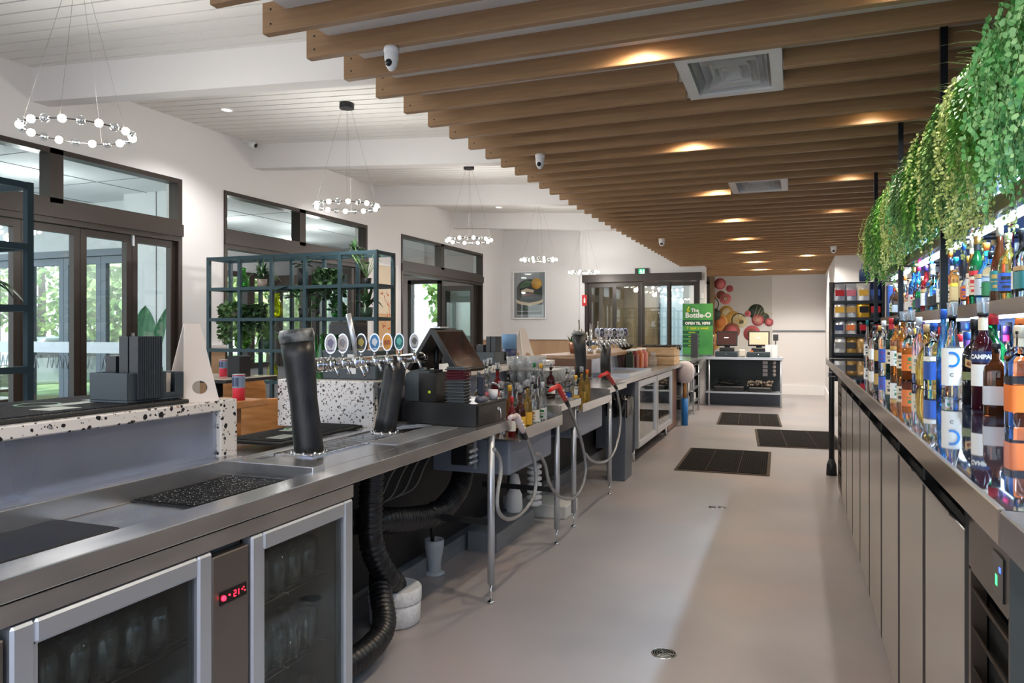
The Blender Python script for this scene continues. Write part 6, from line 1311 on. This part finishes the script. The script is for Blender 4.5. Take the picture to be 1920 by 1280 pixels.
# ---------------------------------------------------------------- open metal shelving with plants
SX = [-5.42 + i * .382 for i in range(6)]; SY = 5.75; SZ = [0.01, .3, .6, .91, 1.21, 1.51, 1.81, 2.11]
def unit(xs, y0, y1, lab):
    t = thing('open_shelving', lab, 'shelving', (xs[0], y0, 0), group='teal metal shelving units'); ox, oy = xs[0], y0; s = .016
    for x in xs:
        for y in (y0, y1): obj('post', MB().box((x - s - ox, y - s - oy, 0), (x + s - ox, y + s - oy, SZ[-1] + s)), tealm, t)
    for z in SZ:
        m = MB(); 
        for y in (y0, y1):
            for xa, xb in zip(xs, xs[1:]): m.box((xa + s - ox, y - s + .001 - oy, z - s), (xb - s - ox, y + s - .001 - oy, z + s - .001))
        for x in xs: m.box((x - s + .001 - ox, y0 + s - oy, z - s), (x + s - .001 - ox, y1 - s - oy, z + s - .001))
        obj('rail', m, tealm, t)
        if 0 < z < 2: obj('wire_tray', MB().box((xs[0] - ox, .02, z + s - .004), (xs[-1] - ox, y1 - y0 - .02, z + s)), glassy('shelf_glass', (220, 235, 230), .04), t)
    return t
unit(SX, SY, 6.05, 'teal metal open shelving of potted plants standing by the window wall'); unit([-3.51 - .382 * i for i in range(5, -1, -1)], 2.23, 2.53, 'teal metal open shelving cut by the left frame edge')
leafD = noisy('pot_leaf_dark', (34, 62, 36), (70, 104, 62), (1, 1, 1), (.4, .5), nscale=9); leafL = noisy('pot_leaf_light', (70, 110, 60), (128, 164, 104), (1, 1, 1), (.4, .5), nscale=9)
def pot(x, y, z, r, h, mt, kind, lab, n=40, L=.16, leafm=None, W=.04):
    t = thing('potted_plant', lab, 'potted plant', (x, y, z), group='potted plants on the teal shelving'); rr = random.Random(int(x * 1000 + z * 77))
    obj('pot', MB().lathe([(r * .8, 0), (r, h), (r * .88, h), (r * .8, h * .9)], n=16), mt, t); m = MB(); lm = leafm or leafD
    if kind == 'blade':
        for i in range(n):
            a = rr.uniform(0, 6.28); k = rr.uniform(.2, 1); P = [Vector((0, 0, h))]
            for j in (1, 2, 3, 4): q = j / 4; P.append(Vector((math.cos(a) * L * k * q * 1.1, math.sin(a) * L * k * q * .7, h + L * (1.2 - k * .3) * q - L * k * 1.1 * q * q)))
            sd = Vector((-math.sin(a), math.cos(a), 0)) * W * .3
            for p, q, w0, w1 in zip(P, P[1:], (.5, 1, .9, .5), (1, .9, .5, .1)): m.add([p - sd * w0, p + sd * w0, q + sd * w1, q - sd * w1], [(0, 1, 2, 3)], True)
    elif kind == 'trail':
        for i in range(n):
            a = rr.uniform(0, 6.28); D = rr.uniform(.1, L * 1.8); x0, y0 = math.cos(a) * r * 1.3, math.sin(a) * r; st = [Vector((0, 0, h)), Vector((x0, y0, h + .04)), Vector((x0 * 1.8 + rr.uniform(-.04, .04), y0 * 1.5, h - .02)), Vector((x0 * 2.0 + rr.uniform(-.06, .06), y0 * 1.6, h - D))]
            st = smoothpts(st, 4); m.tube(st, .0015, 3, caps=False)
            for p in st[1:]:
                for _ in range(2): m.leaf(p, (rr.uniform(-1, 1), rr.uniform(-1, 1), rr.uniform(-1, .4)), (rr.uniform(-1, 1), rr.uniform(-1, 1), .2), W * 1.3, W)
    else:
        for i in range(n):
            a = rr.uniform(0, 6.28); k = rr.uniform(.4, 1); tip = Vector((math.cos(a) * L * k * .7, math.sin(a) * L * k * .5, h + L * k)); m.tube([(0, 0, h), tip * .5 + Vector((0, 0, h * .5)), tip], .002, 3, caps=False)
            m.leaf(tip, (math.cos(a), math.sin(a), rr.uniform(-.3, .5)), (-math.sin(a), math.cos(a), 0), W * 2.2, W * 1.5)
    obj('leaves', m, lm, t)
yc = 5.9; zz = {i: SZ[i] + .017 for i in range(8)}; C_ = [(SX[i] + SX[i + 1]) / 2 for i in range(5)]
whp = mat('pot_cream', (190, 172, 160), .6); blp = mat('pot_black', (32, 34, 36), .5); grp_ = mat('pot_green', (56, 84, 64), .5)
def vase(x, z, r, h, col, lab, nk=.45):
    t = thing('glass_vase', lab, 'vase', (x, yc, z), group='coloured glass vases on the teal shelving'); obj('body', MB().lathe([(r * .7, 0), (r, h * .12), (r, h * .55), (r * nk, h * .75), (r * nk, h * .94), (r * nk * 1.15, h)], n=20), mat('vase_%d' % col[0], col, .08, trans=.75), t)
pot(C_[1] - .05, yc, zz[6], .05, .08, whp, 'blade', 'spidery dark plant in a cream pot, top shelf of the teal unit, second bay', 50, .24)
vase(C_[0] + .10, zz[6], .06, .20, (60, 140, 50), 'green glass bottle vase on the top shelf, left bay'); pot(C_[2] + .05, yc, zz[6], .055, .17, blp, 'leafy', 'black pot with small dark leaves, top shelf, third bay', 14, .06)
pot(C_[3] - .05, yc, zz[6], .05, .09, grp_, 'trail', 'trailing round-leaved dark plant, top shelf, fourth bay', 20, .22, None, .05); pot(C_[4], yc, zz[6], .045, .06, blp, 'leafy', 'airy light-leaved plant, top shelf, right bay', 40, .26, leafL, .02)
pot(C_[0], yc - .02, zz[5], .06, .09, whp, 'trail', 'bushy grey-green trailing plant, second shelf down, left bay', 30, .22, leafL, .045); pot(C_[1] - .1, yc, zz[5], .05, .08, blp, 'trail', 'dark bushy plant, second shelf down, second bay', 14, .12)
vase(C_[1] + .12, zz[5], .06, .24, (200, 210, 30), 'tall yellow glass jug vase, second shelf down, second bay', .6); pot(C_[2] + .06, yc, zz[5], .05, .09, blp, 'leafy', 'black pot with broad dark leaves, second shelf down, third bay', 12, .2, None, .09)
vase(C_[3] + .08, zz[5], .075, .21, (50, 130, 54), 'round green glass vase, second shelf down, fourth bay', .4); pot(C_[4], yc, zz[5], .06, .09, grp_, 'blade', 'spiky dark plant in a green pot, second shelf down, right bay', 26, .26, None, .07)
vase(C_[0] + .1, zz[4], .08, .23, (110, 190, 70), 'bright green bottle vase, third shelf down, left bay', .5); pot(C_[1] + .02, yc, zz[4], .05, .09, grp_, 'blade', 'fern in a green pot, third shelf down, second bay', 60, .28, leafL)
pot(C_[3], yc, zz[4], .05, .09, whp, 'trail', 'small trailing plant, third shelf down, fourth bay', 14, .15); vase(C_[1] + .08, zz[3], .05, .22, (190, 200, 40), 'yellow glass bottle vase, fourth shelf down, second bay', .35)
pot(C_[0] + .1, yc, zz[3], .06, .08, blp, 'leafy', 'dark leafy plant, fourth shelf down, left bay', 30, .14, None, .03)
pot(-3.9, 6.0, SZ[7] + .017, .05, .03, blp, 'blade', 'small dark spiky plant on the very top of the teal unit', 30, .14)
pot(-3.66, 2.38, SZ[5] + .017 - .1 + .1, .05, .06, blp, 'blade', 'dark strappy plant on the shelving at the left frame edge', 20, .26, None, .06)
pot(-3.72, 2.38, SZ[3] + .017, .08, .08, blp, 'leafy', 'dark mixed planting low on the shelving at the left frame edge', 60, .13, noisy('planting_dark', (40, 44, 30), (110, 104, 64), (1, 1, 1), (.5, .6), nscale=14), .035)
# big leaf plant on terrace
t = thing('banana_plant', 'potted broad-leaved plant with two big upright leaves outside the folding door', 'plant', (-6.66, 6.2, 0)); obj('pot', MB().lathe([(.16, 0), (.2, .5), (.18, .5)], n=20), whitep, t)
def bigleaf(par, b, tip, W, mt):
    b, tip = Vector(b), Vector(tip); m = MB(); d = tip - b; n = 12; sd = Vector((math.cos(TH), math.sin(TH), 0)); fw = Vector((.3, -1, 0)).normalized(); vs = []
    for i in range(n + 1):
        q = i / n; w_ = W * math.sin(PI * min(1, q * .97 + .03)) ** .7; c = b + d * q + fw * .06 * math.sin(PI * q); vs += [c - sd * w_ + fw * .02, c, c + sd * w_ + fw * .02]
    fs = []
    for i in range(n): k = 3 * i; fs += [(k, k + 1, k + 4, k + 3), (k + 1, k + 2, k + 5, k + 4)]
    m.add(vs, fs, True); obj('leaf', m, mt, par)
bl = noisy('big_leaf', (36, 92, 58), (64, 128, 84), (6, 1, 1), (.35, .5), nscale=6)
for b, tp, W in (((.04, 0, 1.1), (-.07, 0, 1.68), .125), ((.09, 0, 1.08), (.27, .0, 1.68), .06), ((-.02, .05, .6), (-.15, .05, 1.05), .07), ((.05, 0, .6), (.18, 0, 1.0), .07)): bigleaf(t, b, tp, W, bl)
obj('stem', MB().tube([(0, 0, .45), (0, 0, 1.0)], .02, 8).tube([(.02, 0, .45), (.09, 0, 1.08)], .015, 8), mat('stem_green'), t)
# ---------------------------------------------------------------- dining furniture
ply = noisy('plywood_orange', (176, 116, 60), (204, 142, 82), (2, 2, 9), (.4, .5), nscale=3); tabw = noisy('table_top', (190, 178, 166), (206, 196, 186), (1, 1, 1), (.12, .18), nscale=3); tabk = mat('table_edge', (36, 36, 38), .4)
def chair(mt=ply):
    t = thing('dining_chair', 'x', 'chair', (0, 0, 0), group='moulded plywood dining chairs')
    def shell(pf, nm_):
        m = MB(); vs = []; n = 8
        for (y, z, w_, cv) in pf:
            for i in range(n + 1): u = -1 + 2 * i / n; vs.append((u * w_, y - cv * u * u, z))
        k = len(vs); th = .012; v2 = [(x, y + th * .7, z - th * .7) for x, y, z in vs]; fs = []
        R_ = len(pf)
        for r in range(R_ - 1):
            for i in range(n): a = r * (n + 1) + i; fs += [(a, a + 1, a + n + 2, a + n + 1), (k + a, k + a + n + 1, k + a + n + 2, k + a + 1)]
        for i in range(n): fs += [(i, k + i, k + i + 1, i + 1), ((R_ - 1) * (n + 1) + i, (R_ - 1) * (n + 1) + i + 1, k + (R_ - 1) * (n + 1) + i + 1, k + (R_ - 1) * (n + 1) + i)]
        for r in range(R_ - 1): a = r * (n + 1); fs += [(a, a + n + 1, k + a + n + 1, k + a), (a + n, k + a + n, k + a + 2 * n + 1, a + 2 * n + 1)]
        m.add(vs + v2, fs, True); obj(nm_, m, mt, t)
    shell([(-.23, .44, .20, 0), (-.1, .45, .23, 0), (.1, .445, .23, 0), (.2, .45, .22, 0)], 'seat'); shell([(.20, .46, .20, .0), (.235, .55, .24, .06), (.25, .66, .245, .09), (.262, .76, .24, .09), (.27, .80, .22, .08)], 'backrest')
    for sx_, sy_ in ((-1, -1), (1, -1), (-1, 1), (1, 1)): obj('leg', MB().tube([(sx_ * .15, sy_ * .15, .44), (sx_ * .21, sy_ * .21, 0)], [.018, .013], 8), ply, t)
    return t
c0 = None; CH = [(-3.15, 3.72, 215, 'nearest high plywood chair, back to us, right of the near terrazzo end slab'), (-4.5, 5.2, 200, 'high plywood chair in front of the left bay of the teal shelving'), (-2.95, 4.85, -60, 'plywood chair on the right side of the small white table behind the leaning column'), (-3.7, 5.25, 0, 'plywood chair between the shelving and the leaning column'), (-3.0, 5.0, -100, 'plywood chair behind the leaning column, farther off'), (-4.55, 3.85, 90, 'plywood chair at the table left of the black caddy'), (-5.15, 4.65, 0, 'plywood chair near the folding doors'), (-4.1, 3.65, 200, 'plywood chair tucked in left of the white stand'), (-4.7, 6.85, 180, 'plywood chair beyond the teal shelving, left'), (-3.35, 7.7, -90, 'plywood chair beyond the teal shelving, right'), (-3.4, 9.0, 10, 'plywood chair beyond the touch screen'), (-4.6, 9.6, 80, 'plywood chair near the third opening'), (-4.2, 11.6, 0, 'plywood chair near the back poster wall'), (-3.1, 6.7, 120, 'plywood chair behind the chrome tap rail')]
for i, (x, y, rz, lab) in enumerate(CH):
    if c0 is None: c0 = chair(); c0.scale = (1, 1, 1.25); c0.location = (x, y, 0); c0.rotation_euler = (0, 0, math.radians(rz)); c0['label'] = lab
    else: r_ = dup(c0, (x, y, 0), math.radians(rz), lab)
    if i > 1: r_.scale = (1, 1, 1)
def table(x, y, wx, wy, lab, h=.74, rz=0, mt=None):
    t = thing('dining_table', lab, 'table', (x, y, 0), rz, 'dining tables'); obj('tabletop', MB().bbox((-wx, -wy, h - .006), (wx, wy, h), .002), mt or tabw, t); obj('edge', MB().bbox((-wx, -wy, h - .03), (wx, wy, h - .006), .003), tabk, t); obj('pedestal', MB().tube([(0, 0, .02), (0, 0, h - .03)], .035, 12), tabk, t); obj('base', MB().bbox((-.22, -.22, 0), (.22, .22, .02), .008), tabk, t)
table(-3.75, 2.95, .5, .4, 'pale-topped table behind the near black caddy'); table(-3.5, 4.65, .28, .3, 'small pale square table behind the leaning column', .86); table(-5.15, 3.9, .4, .35, 'pale-topped table left of the white stand by the folding doors'); table(-4.15, 4.5, .33, .28, 'high pale-topped table between the white stand and the shelving', 1.05)
table(-4.3, 7.6, .6, .4, 'table beyond the teal shelving'); table(-3.6, 9.8, .4, .6, 'table beyond the touch screen', mt=ply); table(-4.3, 12.2, .6, .4, 'table near the back poster wall', mt=ply); table(-3.0, 6.0, .35, .4, 'timber topped table behind the green bottles', mt=ply, h=.8)
# pale card and banquette items
for i, (x, y, z) in enumerate([(-2.6, 2.96, 1.053), (-4.1, 4.5, 1.05)]):
    t = thing('condiment_can', 'red and blue printed can %s' % ('beside the near terrazzo end slab' , 'on the dining table behind the white A-shaped stand')[i], 'can', (x, y, z), group='condiment cans'); t.scale = (.72, .72, .74)
    obj('body', MB().lathe([(.042, 0), (.042, .17)], n=18), mat('can_red', (222, 60, 80), .4), t); obj('upper_print', MB().lathe([(.0424, .085), (.0424, .165)], n=18, caps=False), mat('can_blue', (130, 150, 176), .4), t); obj('print_panel', MB().box((-.02, -.044, .095), (.0, -.0415, .155)).box((.008, -.044, .095), (.028, -.0415, .155)), mat('can_darkblue', (60, 70, 100), .4), t); obj('rim', MB().lathe([(.043, .17), (.043, .175), (.04, .176)], n=18), alum, t)
t = thing('side_ledge', 'timber service shelf outside the near terrazzo end carrying the red can', 'shelf', (-2.66, 2.96, 0)); obj('top', MB().bbox((-.14, -.12, 1.02), (.14, .12, 1.053), .004), ply, t); obj('support', MB().box((-.04, -.04, 0), (.04, .04, 1.02)), ply, t)
t = thing('table_caddy', 'dark cutlery caddy on the dining table behind the red can', 'caddy', (-3.95, 4.5, 1.05)); obj('box', MB().bbox((-.06, -.06, 0), (.06, .06, .16), .004), blackm, t)
# planters on low divider behind the taps
for i, (x, y) in enumerate([(-2.6, 5.6), (-2.7, 6.4)]):
    pass
# stools at the window ledge
for i, (x, y) in enumerate([(-5.3, 7.2), (-5.3, 8.0), (-5.2, 11.0), (-4.9, 12.0)]):
    t = thing('bar_stool', 'dark tapered stool by the openings, %s from the camera' % ordw(i), 'stool', (x, y, 0), group='stools along the window wall'); obj('seat', MB().lathe([(.17, .70), (.18, .72), (.17, .74)], n=20), ply, t)
    for a in (.7, 2.3, 3.9, 5.5): obj('leg', MB().tube([(.12 * math.cos(a), .12 * math.sin(a), .7), (.22 * math.cos(a), .22 * math.sin(a), 0)], .014, 8), tabk, t)
# terrace tables and rail graphics
for i, (x, y) in enumerate([(-7.4, 4.6), (-8.6, 5.4), (-9.6, 4.4)]):
    table(x, y, .5, .35, 'pale table out on the terrace, %s from the doors' % ordw(i), .76)
m = MB(); x = -10.6
fr = mat('frosted_band', (216, 222, 226), .6)
t = thing('window_graphic', 'frosted zigzag strip across the terrace folding screen', 'window graphic', (-9.0, 6.765, 1.02)); z = MB().box((-3.2, -.002, .10), (1.6, .002, .24)); obj('band', z, fr, t)
while x < -7.5:
    m.tube([(x + 9.0, 0, -.10), (x + 9.0 + .04, 0, .06), (x + 9.0 + .08, 0, -.10)], .007, 4); x += .09
    if int((x + 20) * 10) % 9 == 0: x += .15
obj('zigzag', m, fr, t)
# dado items near poster: pale desk block and dark chairs' back
solo('host_stand', MB().bbox((-.2, -.15, 0), (.2, .15, 1.22), .006), mat('host_white', (222, 214, 206), .5), 'tall white host stand before the tan dado of the back wall', 'stand', loc=(-3.55, 12.9, 0))
solo('host_stand', MB().bbox((-.28, -.15, 0), (.28, .15, 1.25), .006), noisy('host_timber', (170, 132, 80), (190, 152, 98), (9, 1, 1), (.5, .6), nscale=3), 'timber panelled stand right of the white host stand', 'stand', loc=(-3.05, 12.7, 0))
solo('menu_box', MB().bbox((-.12, -.1, 0), (.12, .1, .2), .006), blackm, 'black box on the timber stand beside the tall frosted column', 'box', loc=(-2.92, 12.7, 1.25))

# ---------------------------------------------------------------- put every root Empty at the base of its own thing
bpy.context.view_layer.update()
def meshes(o):
    out = []
    for c in o.children:
        if c.type == 'MESH': out.append(c)
        out += meshes(c)
    return out
for o in [x for x in bpy.data.objects if x.parent is None and x.type == 'EMPTY' and x.location.length < 1e-6]:
    ms = meshes(o)
    if not ms: bpy.data.objects.remove(o); continue
    pts_ = [c.matrix_world @ Vector(b) for c in ms for b in c.bound_box]; lo = [min(p[i] for p in pts_) for i in range(3)]; hi = [max(p[i] for p in pts_) for i in range(3)]
    base = Vector(((lo[0] + hi[0]) / 2, (lo[1] + hi[1]) / 2, lo[2]))
    for c in o.children: c.location = Vector(c.location) - base
    o.location = base
for o in [x for x in bpy.data.objects if x.parent is None and x.type == 'MESH' and x.location.length < 1e-6 and x.data.users == 1]:
    bb = [Vector(b) for b in o.bound_box]; base = Vector(((min(b.x for b in bb) + max(b.x for b in bb)) / 2, (min(b.y for b in bb) + max(b.y for b in bb)) / 2, min(b.z for b in bb)))
    o.data.transform(Matrix.Translation(-base)); o.location = base
